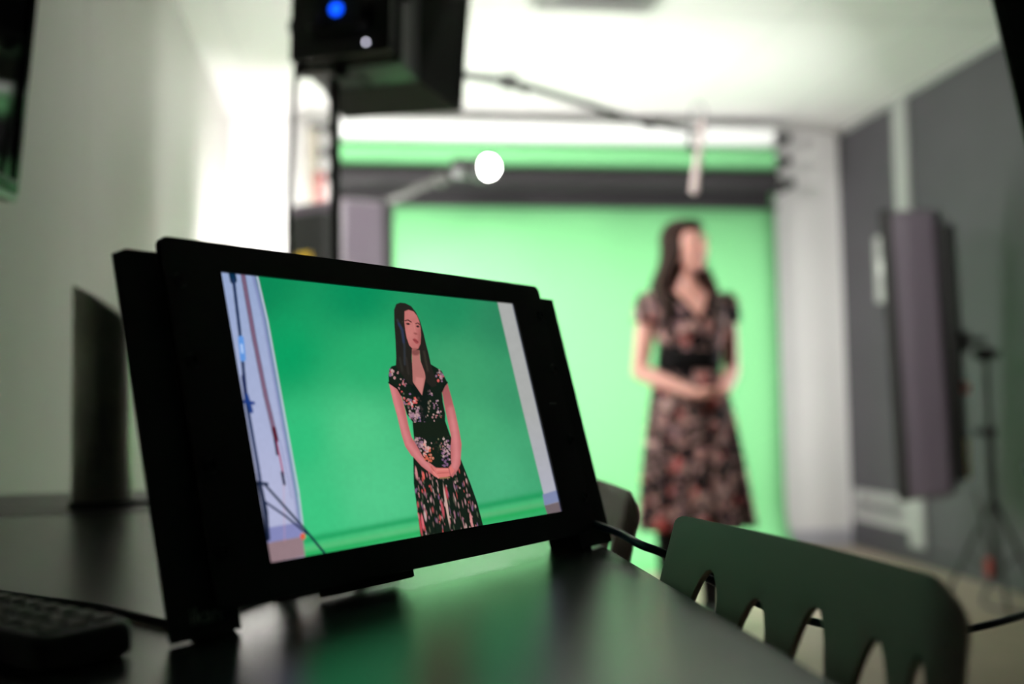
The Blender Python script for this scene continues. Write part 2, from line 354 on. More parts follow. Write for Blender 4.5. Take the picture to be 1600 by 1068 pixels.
# ------------------------------------------------------------------ boom with microphone
BY = 3.6
bs = at(523, 88, BY)
light_stand('boom_stand', 'black stand holding the microphone boom, behind the barn door light', bs.x, BY, bs.z-.02, .4, .5, .013, 1.2, cat='stand')
bp = thing('microphone_boom', 'thin black boom pole reaching across under the ceiling', 'boom pole', bs)
L = lambda q, o: Vector(q)-Vector(o)
e1, e2, e3 = at(800, 128, BY), at(822, 140, BY), at(1080, 205, BY)
obj('rear_section', cyl(NB(), (-.04, 0, .004), L(e1, bs), .015, n=14), BLACK, bp, 'auto')
obj('pole_clamp', box(NB(), (-.035, -.035, -.035), (.035, .035, .035), .01), BLACKM, bp)
j = NB(); cyl(j, L(at(782, 126, BY), bs), L(at(806, 129, BY), bs), .026, .03, 16); cyl(j, L(at(812, 134, BY), bs), L(at(826, 142, BY), bs), .018); obj('joint', j, BLACKM, bp, 'auto')
obj('front_section', cyl(NB(), L(e1, bs), L(at(1010, 192, BY), bs), .014, .012, 14), DGREY, bp, 'auto')
j = NB(); cyl(j, L(at(1006, 191, BY), bs), L(at(1022, 195, BY), bs), .018); obj('twist_lock', j, BLACKM, bp, 'auto')
obj('tip_section', cyl(NB(), L(at(1010, 192, BY), bs), L(e3, bs), .009, n=12), BLACK, bp, 'auto')
mc = at(1088, 240, BY)
mk = thing('shotgun_microphone', 'pale shotgun microphone hanging from the boom tip above the woman', 'microphone', mc)
mt, mb = L(at(1097, 190, BY), mc), L(at(1085, 297, BY), mc)
obj('barrel', cyl(NB(), mt, mb, .014, .016, 18), mat('mic_body', (.62, .52, .50), .45), mk, 'auto')
obj('windscreen_tip', sph(NB(), mb, .0165, 14), mat('mic_body', (.62, .52, .50), .45), mk, True)
cm = NB(); cyl(cm, L(at(1078, 203, BY), mc), L(at(1078, 236, BY), mc), .008); cyl(cm, L(at(1076, 234, BY), mc), L(at(1092, 234, BY), mc), .012); cyl(cm, L(at(1078, 205, BY), mc), L(at(1097, 205, BY), mc), .009)
obj('shock_mount', cm, BLACKM, mk)
obj('cable_loop', tube(NB(), [mt, L(at(1102, 172, BY), mc), L(at(1092, 160, BY), mc), L(at(1080, 172, BY), mc), L(at(1078, 200, BY), mc)], .0045), mat('mic_cable', (.42, .42, .42)), mk, True)
# ------------------------------------------------------------------ small spot lamp on an arm
SY = 4.6
lc = at(762, 262, SY)
s0 = at(575, 327, SY)
lst = light_stand('light_stand', 'black light stand behind the left softbox, holding the small spot lamp arm', s0.x, SY, s0.z, .36, .5, .013, .9)
arm = thing('lamp_arm', 'grey extension arm carrying the small lit spot lamp', 'arm', s0)
obj('tube', cyl(NB(), L(at(560, 335, SY), s0), L(at(700, 274, SY), s0), .016, n=14), mat('arm_grey', (.06, .06, .056), .4), arm, 'auto')
a_ = NB(); cyl(a_, L(at(682, 283, SY), s0), L(at(700, 275, SY), s0), .032, .026, 14); obj('grip_head', a_, mat('arm_grey', (.16, .16, .15)), arm, 'auto')
obj('swivel', sph(NB(), L(at(716, 269, SY), s0), .024, 14), mat('arm_grey2', (.2, .2, .2), .4), arm, True)
sp = thing('spot_lamp', 'small black spot lamp with a glowing round lens above the backdrop', 'spot lamp', lc)
ax = (EYE - lc).normalized(); ax = Vector((ax.x*.7, ax.y, ax.z*.6)).normalized()
b = NB(); bk_ = Vector((-.12, .10, .005))
cyl(b, -ax*.0 + Vector((-.045, .05, 0)), ax*.02, .055, .062, 24, True); obj('can', b, BLACK, sp, 'auto')
b = NB(); box(b, (-.165, .03, -.03), (-.03, .11, .055), .01); obj('lamp_body', b, BLACK, sp)
obj('lens', sph(NB(), ax*.024, .046, 20, (1, .5, 1)), mat('bulb', (1, .98, .95), emit=BULB_E), sp, True)
# ------------------------------------------------------------------ television on the left wall
tv = thing('television', 'black wall-mounted television reflecting the green backdrop', 'television', (-.659, 1.263, 1.29), (0, math.radians(5), math.radians(-5.5)))
tw2 = .56
obj('cabinet', box(NB(), (-.045, -tw2, 0), (-.004, tw2, .68), .006), BLACK, tv)
fr = NB()
for lo, hi in (((-.012, -tw2, 0), (.006, tw2, .022)), ((-.012, -tw2, .66), (.006, tw2, .68)), ((-.012, -tw2, .022), (.006, -tw2+.016, .66)), ((-.012, tw2-.016, .022), (.006, tw2, .66))): box(fr, lo, hi, .002)
obj('bezel', fr, BLACKG, tv)
obj('screen', bx((-.006, -tw2+.014, .02), (0, tw2-.014, .662)), mat('tv_glass', (.004, .004, .005), .05, spec=1.0), tv)
obj('bottom_strip', box(NB(), (-.02, -tw2, -.014), (.004, tw2, 0), .002), mat('tv_silver', (.28, .3, .28), .35, .6), tv)
obj('wall_mount', bx((-.085, -.2, .22), (-.04, .2, .46)), BLACK, tv)
# ------------------------------------------------------------------ tables
def table(name, label, lo, hi, thick, legs, mtop):
    t = thing(name, label, 'table', ((lo[0]+hi[0])/2, (lo[1]+hi[1])/2, 0))
    ox, oy = t.location.x, t.location.y
    a, b_ = (lo[0]-ox, lo[1]-oy), (hi[0]-ox, hi[1]-oy); z = hi[2]
    tp = obj('tabletop', box(NB(), (a[0], a[1], z-thick), (b_[0], b_[1], z), .0025), mtop, t)
    obj('edge_band', box(NB(), (a[0]-.0012, a[1]-.0012, z-thick+.003), (b_[0]+.0012, b_[1]+.0012, z-.003), .001), TEDGE, tp)
    for x in (a[0]+.06, b_[0]-.06):
        for y in (a[1]+.06, b_[1]-.06):
            l_ = obj('leg', box(NB(), (x-.022, y-.022, .01), (x+.022, y+.022, z-thick), .003), BLACK, t)
            obj('foot', cyl(NB(), (x, y, 0), (x, y, .012), .02, n=12), RUBBER, l_)
    fr_ = NB(); ins = .06
    for y in (a[1]+ins, b_[1]-ins): box(fr_, (a[0]+ins, y-.012, z-thick-.06), (b_[0]-ins, y+.012, z-thick-.0005))
    obj('frame_rail', fr_, BLACK, t)
    return t
table('work_table', 'dark laminate table in the foreground under the monitor', (-.766, .22, .75), (.262, 1.668, .75), .028, True, TABLE)
table('side_desk', 'narrow dark desk behind the work table along the left wall', (-.766, 1.70, .748), (-.18, 2.15, .748), .028, True, mat('desk_laminate', (.045, .042, .038), .42, noise=.1, nscale=200, bump=.1, bscale=700, spec=.6))
# steel cylinder with a slanted mouth
sc = thing('steel_container', 'brushed steel cylinder with a slanted top on the side desk', 'container', (-.452, 1.80, .748))
R_ = .049; n = 48; steel = mat('brushed_steel', (.42, .41, .36), .36, 1, noise=.25, nscale=9)
def slant(r, base): return [(r*math.cos(2*math.pi*i/n), r*math.sin(2*math.pi*i/n), base - .034*(math.cos(2*math.pi*i/n))*r/R_) for i in range(n)]
flat = lambda r, z: [(r*math.cos(2*math.pi*i/n), r*math.sin(2*math.pi*i/n), z) for i in range(n)]
b = NB(); loft(b, [flat(R_-.001, .012), flat(R_, .015), slant(R_, .35), slant(R_-.0015, .351), slant(R_-.003, .35), flat(R_-.003, .02)], cap=True); obj('body', b, steel, sc, 'auto')
obj('base_ring', cyl(NB(), (0, 0, 0), (0, 0, .013), R_+.006, R_+.003, 40), BLACKM, sc, 'auto')
cbl = tube(NB(), [(-.40, 1.80, .754), (-.36, 1.83, .753), (-.30, 1.80, .753), (-.2, 1.79, .753), (-.1, 1.86, .753)], .0045)
tag(obj('thin_cable', cbl, BLACKM, None, True), 'thin black cable lying on the side desk beside the steel cylinder', 'cable')
# ------------------------------------------------------------------ monitor
MW, MH = .50, .2878
BLc, ex = Vector((-.107, .741, .769)), Vector((.7141, .7000, .002)).normalized()
nb = Vector((-.676, .691, -.256)).normalized(); ez = ex.cross(-nb).normalized()
if ez.z < 0: ez = -ez
nb = ez.cross(ex).normalized()
if nb.y < 0: nb = -nb
Mm = Matrix((ex, nb, ez)).transposed().to_4x4(); Mm.translation = BLc + ex*MW/2
mon = thing('rack_monitor', 'black rack video monitor on the table showing the woman on green', 'monitor')
mon.matrix_world = Mm
hx = MW/2
def round_rect(x0, x1, z0, z1, r, k=5):
    out = []
    for cx, cz, a0 in ((x1-r, z1-r, 0), (x0+r, z1-r, 90), (x0+r, z0+r, 180), (x1-r, z0+r, 270)):
        for i in range(k+1):
            a = math.radians(a0+90*i/k); out.append((cx+r*math.cos(a), cz+r*math.sin(a)))
    return out
# lit area inside the plate
SX0, SX1, SZ0, SZ1 = -hx+.106*MW, -hx+.8885*MW, (1-.906)*MH, (1-.087)*MH
outer = round_rect(-hx, hx, 0, MH, .0075)
inner = []
per = len(outer)
b = NB()
def plate_ring(pts, y): return [(x, y, z) for x, z in pts]
k6 = per//4
inner = []
for q, (cx, cz) in enumerate(((SX1, SZ1), (SX0, SZ1), (SX0, SZ0), (SX1, SZ0))):
    for i in range(k6): inner.append((cx + (i-2.5)*1e-5*(1 if q in (3,) else -1 if q in (1,) else 0), cz + 0))
loft(b, [plate_ring(inner, .0035), plate_ring(inner, 0), plate_ring([(x*.998, MH/2+(z-MH/2)*.998) for x, z in outer], 0), plate_ring(outer, .0006), plate_ring(outer, .0062)], cap=False)
obj('front_bezel', b, mat('bezel_black', (.013, .014, .013), .42), mon, 'auto')
def uvp(u, v, y=0): return Vector((-hx+u*MW, y, (1-v)*MH))
for us, lab in ((-1, None), (1, None)):
    a, c = (-.0704, .045) if us < 0 else (.950, 1.0704)
    x0, x1 = -hx+a*MW, -hx+c*MW; z0, z1 = (1-1.054)*MH, (1-.040)*MH
    ch = .008
    pts = [(x0+(ch if us < 0 else 0), z1), (x0, z1-(.004 if us < 0 else 0)), (x0, z0), (x1, z0), (x1, z1-(0 if us < 0 else .001)), (x1-(.001 if us > 0 else 0), z1)]
    if us < 0: pts = [(x0+.010, z1), (x0, z1-.0045), (x0, z0), (x1, z0), (x1, z1)]
    else: pts = [(x0, z1), (x0, z0), (x1, z0), (x1, z1)]
    b = NB(); loft(b, [[(x, .0072, z) for x, z in pts], [(x, .0112, z) for x, z in pts]])
    ear = obj('rack_ear', b, BLACKM, mon)
    # the folded flange of the ear
    xf = x1-.002 if us < 0 else x0+.002
    obj('flange', bx((xf-.002, .0112, z0), (xf+.002, .05, z1-.006)), BLACKM, ear)
    fx = -hx+(-.012 if us < 0 else .972)*MW
    ft = NB(); cyl(ft, (fx, .013, z0+.002), (fx, .0145, z0-.0105), .0085, .0075, 14); obj('foot', ft, RUBBER, ear, 'auto')
hsg = obj('rear_housing', box(NB(), (-hx+.03, .0066, .012), (hx-.03, .045, MH-.012), .004), BLACKM, mon)
for k in range(9): obj('cooling_slot', bx((-.1+k*.025-.008, .0448, .17), (-.1+k*.025+.008, .0456, .235)), BLACKG, hsg)
for u, v_ in ((.025, .126), (.025, .352), (.026, .636), (.025, .861), (.981, .128), (.981, .353), (.982, .638), (.982, .864)):
    c = uvp(u, v_)
    s_ = NB(); cyl(s_, c + Vector((0, .0004, 0)), c + Vector((0, -.0028, 0)), .0062, .0052, 20); so = obj('screw', s_, mat('screw_black', (.008, .008, .008), .3), mon, 'auto')
    obj('hex_socket', cyl(NB(), c+Vector((0, -.0027, 0)), c+Vector((0, -.0031, 0)), .0024, n=6), BLACKG, so)
# support strut behind, down to the table
inv = Mm.inverted()
def mloc(p): return inv @ Vector(p)
bc = BLc + ex*MW/2
sb = NB()
c0 = Vector((bc.x-.085, bc.y+.075, .75)); 
pl = [mloc(c0 + ex*dx - Vector((ex.y, -ex.x, 0))*dy + Vector((0, 0, dz))) for dz in (.0005, .008) for dx, dy in ((-.12, -.03), (.03, -.03), (.03, .07), (-.12, .07))]
loft(sb, [pl[:4], pl[4:]]); obj('stand_base', sb, BLACK, mon)
for dx in (-.09, .0):
    st = NB(); cyl(st, mloc(c0 + ex*dx + Vector((0, 0, .006))), (dx, .047, .13), .008, n=12); obj('stand_strut', st, BLACK, mon, 'auto')
obj('under_tray', box(NB(), (-.12, .016, -.006), (-.03, .043, .013), .002), BLACKM, mon)
# maker's lettering on the left ear and tiny print on the right of the bezel
def text_mesh(name, s, size, m, par, mtx, ext=.0003):
    cu = bpy.data.curves.new(name, 'FONT'); cu.body = s; cu.size = size; cu.extrude = ext; cu.resolution_u = 3
    to = bpy.data.objects.new(name, cu); C.objects.link(to)
    dg = bpy.context.evaluated_depsgraph_get(); dg.update()
    me = bpy.data.meshes.new_from_object(to.evaluated_get(dg)); bpy.data.objects.remove(to)
    me.materials.clear()
    o = obj(name, me, m, par); o.matrix_local = mtx; return o
face = Matrix.Rotation(math.radians(90), 4, 'X')
LOGO = mat('logo_print', (.40, .45, .43), .6)
text_mesh('logo', 'ikan', .0165, LOGO, mon, Matrix.Translation(uvp(-.038, 1.02, .0069)) @ face)
for k in range(4): obj('print_mark', bx((-hx+.934*MW+k*.0032, -.0003, (1-.492)*MH-.0006), (-hx+.934*MW+k*.0032+.0024, .0001, (1-.492)*MH+.0006)), LOGO, mon)
# ------------------------------------------------------------------ the picture on the monitor's screen (flat print, drawn on a fine grid of coloured points)
NU, NV = 560, 350
QUAD = [(338.5, 424), (803, 474), (877, 798), (427, 879)]          # the traced picture's corners: every outline below is given in the tracing's units
def homography(src, dst):
    A = []
    for (x, y), (u, v_) in zip(src, dst):
        A += [[x, y, 1, 0, 0, 0, -u*x, -u*y, -u], [0, 0, 0, x, y, 1, -v_*x, -v_*y, -v_]]
    return np.linalg.svd(np.array(A, float))[2][-1].reshape(3, 3)
HM = homography([(0, 0), (1, 0), (1, 1), (0, 1)], QUAD)
uu, vv = np.meshgrid(np.linspace(0, 1, NU), np.linspace(0, 1, NV))
den = HM[2, 0]*uu+HM[2, 1]*vv+HM[2, 2]
PX = (HM[0, 0]*uu+HM[0, 1]*vv+HM[0, 2])/den; PY = (HM[1, 0]*uu+HM[1, 1]*vv+HM[1, 2])/den
def L3(c): return np.array(lin(c))
def sd_poly(pts, X, Y):
    pts = np.array(pts, float); d = np.full(X.shape, 1e9); ins = np.zeros(X.shape, bool)
    for a, b in zip(pts, np.roll(pts, -1, 0)):
        e = b-a; wx, wy = X-a[0], Y-a[1]
        t = np.clip((wx*e[0]+wy*e[1])/max(e@e, 1e-9), 0, 1)
        d = np.minimum(d, np.hypot(wx-e[0]*t, wy-e[1]*t))
        c = (a[1] > Y) != (b[1] > Y)
        xi = a[0]+(Y-a[1])*e[0]/(e[1] if abs(e[1]) > 1e-9 else 1e-9)
        ins ^= c & (X < xi)
    return np.where(ins, d, -d)
def cover(pts, soft=.6):
    return np.clip(sd_poly(pts, PX, PY)/(2*soft)+.5, 0, 1)
def stroke(pts, width, soft=.6):
    d = np.full(PX.shape, 1e9); pts = np.array(pts, float)
    for a, b in zip(pts, pts[1:]):
        e = b-a; t = np.clip(((PX-a[0])*e[0]+(PY-a[1])*e[1])/(e@e), 0, 1)
        d = np.minimum(d, np.hypot(PX-a[0]-e[0]*t, PY-a[1]-e[1]*t))
    return np.clip((width/2-d)/(2*soft)+.5, 0, 1)
def ell(cx, cy, rx, ry, soft=.5, rot=0):
    c, s = math.cos(rot), math.sin(rot); X, Y = PX-cx, PY-cy
    q = np.hypot((X*c+Y*s)/rx, (-X*s+Y*c)/ry); return np.clip((1-q)*min(rx, ry)/(2*soft)+.5, 0, 1)
def vnoise(X, Y, sc, seed):
    r = np.random.default_rng(seed).random((64, 64)); x, y = X/sc, Y/sc
    xi, yi = np.floor(x).astype(int), np.floor(y).astype(int); fx, fy = x-xi, y-yi
    fx, fy = fx*fx*(3-2*fx), fy*fy*(3-2*fy); g = lambda a, b: r[a % 64, b % 64]
    return (g(xi, yi)*(1-fx)+g(xi+1, yi)*fx)*(1-fy)+(g(xi, yi+1)*(1-fx)+g(xi+1, yi+1)*fx)*fy
IMG = np.zeros((NV, NU, 3))
def lay(m, col):
    global IMG
    col = L3(col) if not isinstance(col, np.ndarray) else col
    IMG = IMG*(1-m[..., None]) + col*m[..., None]
# green paper: interpolate between colours given at points
pts = [((400, 440), (8, 136, 84)), ((560, 460), (4, 140, 88)), ((700, 475), (30, 140, 92)), ((790, 500), (44, 132, 92)), ((450, 560), (8, 158, 96)), ((580, 560), (40, 172, 108)),
       ((720, 580), (62, 160, 108)), ((810, 620), (58, 148, 104)), ((470, 690), (48, 190, 122)), ((560, 680), (82, 200, 136)), ((740, 680), (74, 176, 120)), ((835, 720), (66, 160, 112)),
       ((490, 800), (60, 196, 128)), ((590, 770), (82, 200, 138)), ((790, 740), (78, 180, 128)), ((850, 770), (66, 166, 116))]
num = np.zeros(IMG.shape); dn = np.zeros(PX.shape)
for (x, y), c in pts:
    wgt = 1/(((PX-x)**2+(PY-y)**2)+900)**1.6; num += wgt[..., None]*L3(c); dn += wgt
IMG = num/dn[..., None]
# fold where the paper meets the floor
base = 851-(PX-480)*.197
for off, wd, c, a in ((-6, 6, (14, 150, 84), .75), (3, 5, (70, 190, 116), .6), (9, 5, (104, 186, 116), .45), (16, 5, (30, 168, 84), .8), (26, 9, (44, 176, 96), .7)):
    lay(np.exp(-((PY-base-off)/wd)**2)*a, c)
# white wall on the left with floor, skirting, coil and stand
wallL = [(330, 415), (393, 415), (394.5, 430), (410, 490), (430, 590), (452, 700), (469, 790), (481, 866), (484, 890), (420, 890)]
lay(cover(wallL, .8), (150, 168, 206)); grad = np.clip((PY-430)/330, 0, 1)*cover(wallL, .8); lay(grad*.7, (186, 186, 216))
lay(stroke([(393, 428), (412, 500), (440, 640), (466, 770), (477, 840)], 7, 2)*.75, (120, 128, 176))
lay(stroke([(398, 428), (416, 500), (444, 640), (470, 770), (480, 840)], 3, .8)*.8, (196, 200, 226))
flo = [(405, 852), (478, 838), (482, 868), (420, 882)]
lay(cover([(408, 828), (474, 816), (478, 838), (414, 852)], 1), (132, 136, 186)); lay(cover(flo, 1), (146, 122, 128))
lay(stroke([(376, 428), (396, 530), (416, 620), (434, 690)], 8, .8)*.55, (44, 36, 60))
k = np.sin((PY*1.0+PX*.2)*1.9) > .1
lay(stroke([(376, 428), (396, 530), (416, 620), (434, 688)], 6, .8)*np.where(k, .75, .25), (128, 34, 60))
lay(stroke([(430, 672), (434, 690)], 6, .8), (84, 20, 40)); lay(stroke([(434, 690), (446, 742)], 2.2, .7), (170, 40, 80)); lay(stroke([(444, 740), (448, 758)], 4, .7), (30, 30, 60))
lay(stroke([(432, 690), (436, 712)], 3.5, .7), (40, 36, 66)); lay(stroke([(447, 760), (450, 846)], 2, 1)*.3, (214, 150, 160))
lay(stroke([(440, 690), (460, 780)], 2, .8)*.4, (110, 110, 170))
for q in ([(358, 424), (361, 437)],): lay(stroke(q, 11, .8), (8, 44, 72))
lay(stroke([(361, 436), (373, 520), (386, 630), (406, 730), (425, 842)], 5, .7), (26, 46, 84))
lay(stroke([(375, 530), (379, 562)], 9, .8), (96, 150, 222)); lay(stroke([(376, 540), (378, 552)], 3, .8), (190, 214, 250))
lay(stroke([(380, 590), (386, 628)], 6, .8), (28, 40, 84)); lay(stroke([(377, 629), (397, 632)], 5, .8), (24, 56, 130)); lay(stroke([(386, 620), (394, 645)], 6, .8), (28, 60, 130))
lay(stroke([(404, 756), (421, 758)], 5, .8), (30, 44, 80)); lay(stroke([(409, 756), (420, 800), (424, 842)], 6.5, .8), (22, 34, 60))
lay(stroke([(416, 757), (480, 826), (516, 868)], 3.6, .7), (22, 40, 62)); lay(stroke([(418, 785), (452, 808), (484, 834)], 3.2, .7), (24, 40, 74))
lay(ell(478, 838, 4, 5, 1), (216, 96, 66))
# pale wall on the right
wallR = [(778, 465), (812, 465), (890, 810), (858, 812), (851, 776), (818, 640), (795, 540)]
lay(cover(wallR, .9), (170, 172, 170)); lay(cover(wallR, .9)*np.clip((PY-640)/140, 0, 1)*.7, (176, 176, 196))
lay(cover([(848, 772), (874, 764), (878, 781), (851, 789)], .8), (126, 136, 172)); lay(cover([(851, 789), (880, 781), (884, 806), (857, 808)], .8), (112, 100, 104))
lay(stroke([(803.5, 474), (877.5, 798)], 2, .8)*.8, (30, 60, 120))
# ---- the woman in the picture
bod = [(609.8, 578), (613, 573.4), (619.7, 571.5), (640, 568), (660, 568), (674.8, 570), (684, 575.4), (691.8, 580.7), (699.7, 596.4), (700.5, 599), (692, 612), (693.8, 630), (697.4, 647), (697.4, 661),
       (706, 684), (649.3, 685.5), (647, 661), (637.7, 648.4), (632.9, 632.6), (629, 618), (623, 608.3), (609, 599), (608.5, 588)]
skirt = [(649, 684), (706, 683), (721, 716), (737, 756), (747, 784), (759, 830), (757, 840), (661, 845), (653.3, 787), (649, 756), (648, 718)]
DRESS = (20, 32, 24)
mb_, ms_ = cover(bod), cover(skirt)
lay(ms_, DRESS); lay(mb_, DRESS)
FL = [(188, 150, 148), (190, 158, 152), (198, 84, 82), (130, 96, 130), (180, 106, 112), (82, 88, 70), (170, 122, 124), (150, 104, 116)]
r2 = random.Random(11)
def blossoms(clip, cx, cy, sx, sy, n, r0, r1, cols=FL, stretch=1, lean=0):
    for _ in range(n):
        x, y = r2.gauss(cx, sx), r2.gauss(cy, sy); r = r2.uniform(r0, r1)
        lay(ell(x, y, r, r*stretch*r2.uniform(.8, 1.4), .5, lean)*clip*.92, r2.choice(cols))
LIGHT = [(186, 150, 150), (178, 142, 148), (166, 128, 142), (148, 112, 138), (190, 164, 158), (120, 92, 104)]
blossoms(mb_, 616, 585, 4, 6, 16, 1, 2.4); blossoms(mb_, 630, 600, 6, 7, 20, .8, 1.9); blossoms(mb_, 690, 590, 4, 7, 20, 1, 2.4, LIGHT+[(216, 96, 92)])
blossoms(mb_, 638, 620, 4, 8, 12, .8, 1.8); blossoms(mb_, 641, 633, 4, 5, 14, 1, 2.4); blossoms(mb_, 650, 628, 4, 4, 16, 1, 2.4, [(216, 96, 92), (226, 120, 110), (206, 168, 164)])
blossoms(mb_, 652, 648, 6, 6, 70, .8, 2.2, LIGHT); blossoms(mb_, 660, 656, 4, 3, 14, .7, 1.5, [(112, 94, 128), (146, 112, 140)])
blossoms(mb_, 673, 615, 3, 4, 8, .8, 1.6, LIGHT); blossoms(mb_, 672, 632, 2, 6, 8, .8, 1.7, [(120, 110, 96), (150, 130, 116)]); blossoms(mb_, 683, 637, 3, 6, 14, .8, 1.7, LIGHT); blossoms(mb_, 680, 653, 5, 3, 8, .8, 1.6); blossoms(mb_, 689, 646, 3, 4, 6, .6, 1.1)
lay(cover([(632, 583), (646, 590), (663, 621), (668, 660), (660, 660), (656, 630), (645, 610)], .8)*.95, (16, 26, 22))
lay(cover([(666, 584), (678, 576), (673, 612), (666, 660), (661, 622)], .8)*.9, (16, 26, 22))
band = [(646.5, 661.5), (697.6, 659.5), (706, 684), (649.2, 686)]
lay(cover(band), (22, 32, 22))
for _ in range(1):
    blossoms(ms_, 657, 694, 6, 7, 60, .8, 2, LIGHT); blossoms(ms_, 668, 702, 3, 7, 24, .8, 2, [(206, 168, 164), (220, 150, 140)]); blossoms(ms_, 671, 714, 4, 5, 26, .8, 2, [(204, 100, 74), (186, 84, 70), (200, 126, 104)])
    blossoms(ms_, 700, 700, 5, 9, 46, .8, 1.9, LIGHT+[(130, 94, 124)]); blossoms(ms_, 698, 722, 4, 6, 20, .8, 1.8, [(128, 92, 126), (112, 84, 116)]); blossoms(ms_, 690, 700, 4, 8, 14, .7, 1.5, [(120, 120, 90), (160, 110, 100)])
    lay(cover([(676, 684), (684, 684), (692, 708), (688, 716), (680, 712)], 1)*.9, DRESS)
    for _k in range(330):
        t_ = r2.random(); y = 735+t_*105; x0_, x1_ = 649+max(0, y-760)*.15, 728+(y-735)*.31; x = x0_+(x1_-x0_)*r2.random()
        edge = min(x-x0_, x1_-x)/(x1_-x0_)
        if r2.random() < .35+edge*1.2 and r2.random() < .55: continue
        lay(ell(x, y, r2.uniform(.5, 1.3), r2.uniform(1.5, 5), .5, -.18)*ms_*.85, r2.choice(FL+[(110, 90, 84)]))
    for x, y, hh, c in ((700, 790, 30, (206, 172, 160)), (694, 796, 12, (226, 96, 110)), (663, 815, 12, (224, 110, 120)), (667, 806, 8, (200, 170, 170)), (738, 812, 12, (214, 140, 140)), (664, 744, 6, (226, 100, 90)), (653, 740, 10, (206, 140, 140)), (660, 822, 14, (190, 70, 80)), (700, 770, 10, (190, 70, 80))):
        lay(ell(x, y, 1.8, hh, .5, -.16)*ms_*.9, c)
    for x in (676, 690, 716, 728): lay(stroke([(x, 745), (x+8, 845)], 2.5, 1)*ms_*.5, (14, 22, 14))
# neck and chest
lay(cover([(644, 540), (657, 542), (658, 562), (663, 575), (667, 586), (666.4, 592), (661, 618.6), (648.7, 601), (642, 591), (645, 575), (645, 560)]), (176, 112, 106))
lay(cover([(652, 590), (664, 592), (660.9, 617), (650, 600)], 1.5)*.8, (200, 130, 124)); lay(ell(651, 551, 6.5, 5, 1.5)*.75, (112, 60, 58))
# arms
armL = [(609, 599), (615.8, 627.7), (623, 653), (629.2, 679), (635.3, 698.4), (645, 713), (648.4, 715.4), (661, 729.5), (670.2, 736.5), (682, 745), (686.3, 747), (688, 740), (684, 732), (675, 725), (666.7, 721), (665.8, 719.7),
        (654.8, 699.6), (645, 683.8), (640, 665.5), (635.3, 642.4), (629.2, 620.4), (623, 609)]
armR = [(700.5, 599), (706, 618), (713.2, 644.8), (719.3, 672.8), (723, 694.7), (721.8, 716.6), (721.4, 725.3), (717.2, 735), (708.8, 746.3), (704.6, 742), (703, 731), (707.4, 725.3), (706.5, 719), (706, 699.6), (707, 685), (703.5, 668), (697.4, 641), (692.5, 613)]
green_gap = L3((70, 196, 124))
lay(cover([(640, 654), (645, 670), (649, 686.5), (645.5, 684), (641, 667)], .5), green_gap); lay(cover([(699, 659), (705, 676), (707, 684), (703.5, 672)], .5), green_gap)
for A_, hl in ((armL, [(613, 603), (621, 632), (630, 664), (640, 694), (655, 714), (674, 732)]), (armR, [(706, 640), (713, 680), (715, 712), (712, 730)])):
    m_ = cover(A_); lay(m_, (186, 106, 106)); lay(stroke(hl, 8, 3)*m_*.8, (214, 132, 134))
lay(cover(armR)*np.clip((660-PY)/50, 0, 1)*.6, (140, 78, 80))
# clasped hands
hands = [(672, 726), (682, 731.6), (703, 732), (707, 729), (712, 736), (706, 744), (697, 746.5), (688, 747.5), (680, 744)]
lay(cover(hands), (214, 118, 112)); lay(stroke([(685, 735), (703, 734)], 2, .8), (226, 140, 130)); lay(stroke([(686, 740), (703, 739)], 1, .6)*.7, (150, 70, 66)); lay(stroke([(690, 747.5), (704, 746.5)], 2.2, .7), (150, 116, 80))
lay(stroke([(676, 730), (684, 742)], 1.4, .6)*.6, (150, 80, 84)); lay(stroke([(703, 732), (706, 744)], 1.6, .6)*.7, (150, 80, 84)); lay(stroke([(680, 738), (687, 747)], 2.2, .7), (222, 134, 128))
for q in ([(609, 599), (623, 608.5), (629, 619)], [(700.5, 598.5), (696, 604), (692, 613)]): lay(stroke(q, 2.4, .6), (14, 20, 18))
# hair, face, hair strands in front
hair = [(616.4, 483.6), (619.7, 474.4), (626.2, 472), (634, 472.9), (643.3, 477.7), (651, 487.5), (657.7, 502), (663, 520.3), (667, 537.4), (671.5, 554.4), (675, 571), (681, 588), (684, 604), (676, 606), (668, 598), (665, 582),
        (659, 566), (657, 548), (645, 546), (644.6, 560), (646, 580), (647, 604), (640, 600), (632, 590), (624, 580), (619.7, 573), (620.3, 559.7), (619, 533.4), (617, 506)]
lay(cover(hair), (36, 34, 30))
for q, c in (([(622, 500), (628, 515), (633, 540), (634, 570)], (52, 58, 66)), ([(624, 506), (630, 516), (632, 535)], (42, 56, 92)), ([(636, 560), (640, 585)], (52, 48, 44)), ([(664, 550), (670, 580)], (60, 56, 46)), ([(626, 560), (630, 580)], (50, 50, 44))):
    lay(stroke(q, 3, 1.4)*.7*cover(hair), c)
fc = [(633, 486), (639.3, 483.5), (647.2, 486.2), (652.5, 492.8), (656.4, 502), (658.4, 512.5), (659, 524.3), (658.4, 537.4), (655, 545.2), (648.5, 548.2), (640.7, 540), (636.7, 528.2), (634.4, 516.4), (632.8, 503.3)]
mf = cover(fc); lay(mf, (188, 112, 108)); lay(ell(642, 518, 6, 14, 3)*mf*.6, (204, 128, 122)); lay(ell(643, 492, 7, 6, 3)*mf*.5, (198, 120, 118)); lay(ell(657, 528, 3, 16, 2)*mf*.6, (150, 84, 80))
lay(stroke([(634, 501), (638.5, 499.8), (643.5, 503)], 1.8, .6)*mf, (60, 34, 32)); lay(stroke([(651, 505.5), (654, 504.6), (657, 507)], 1.7, .6)*mf, (64, 36, 34))
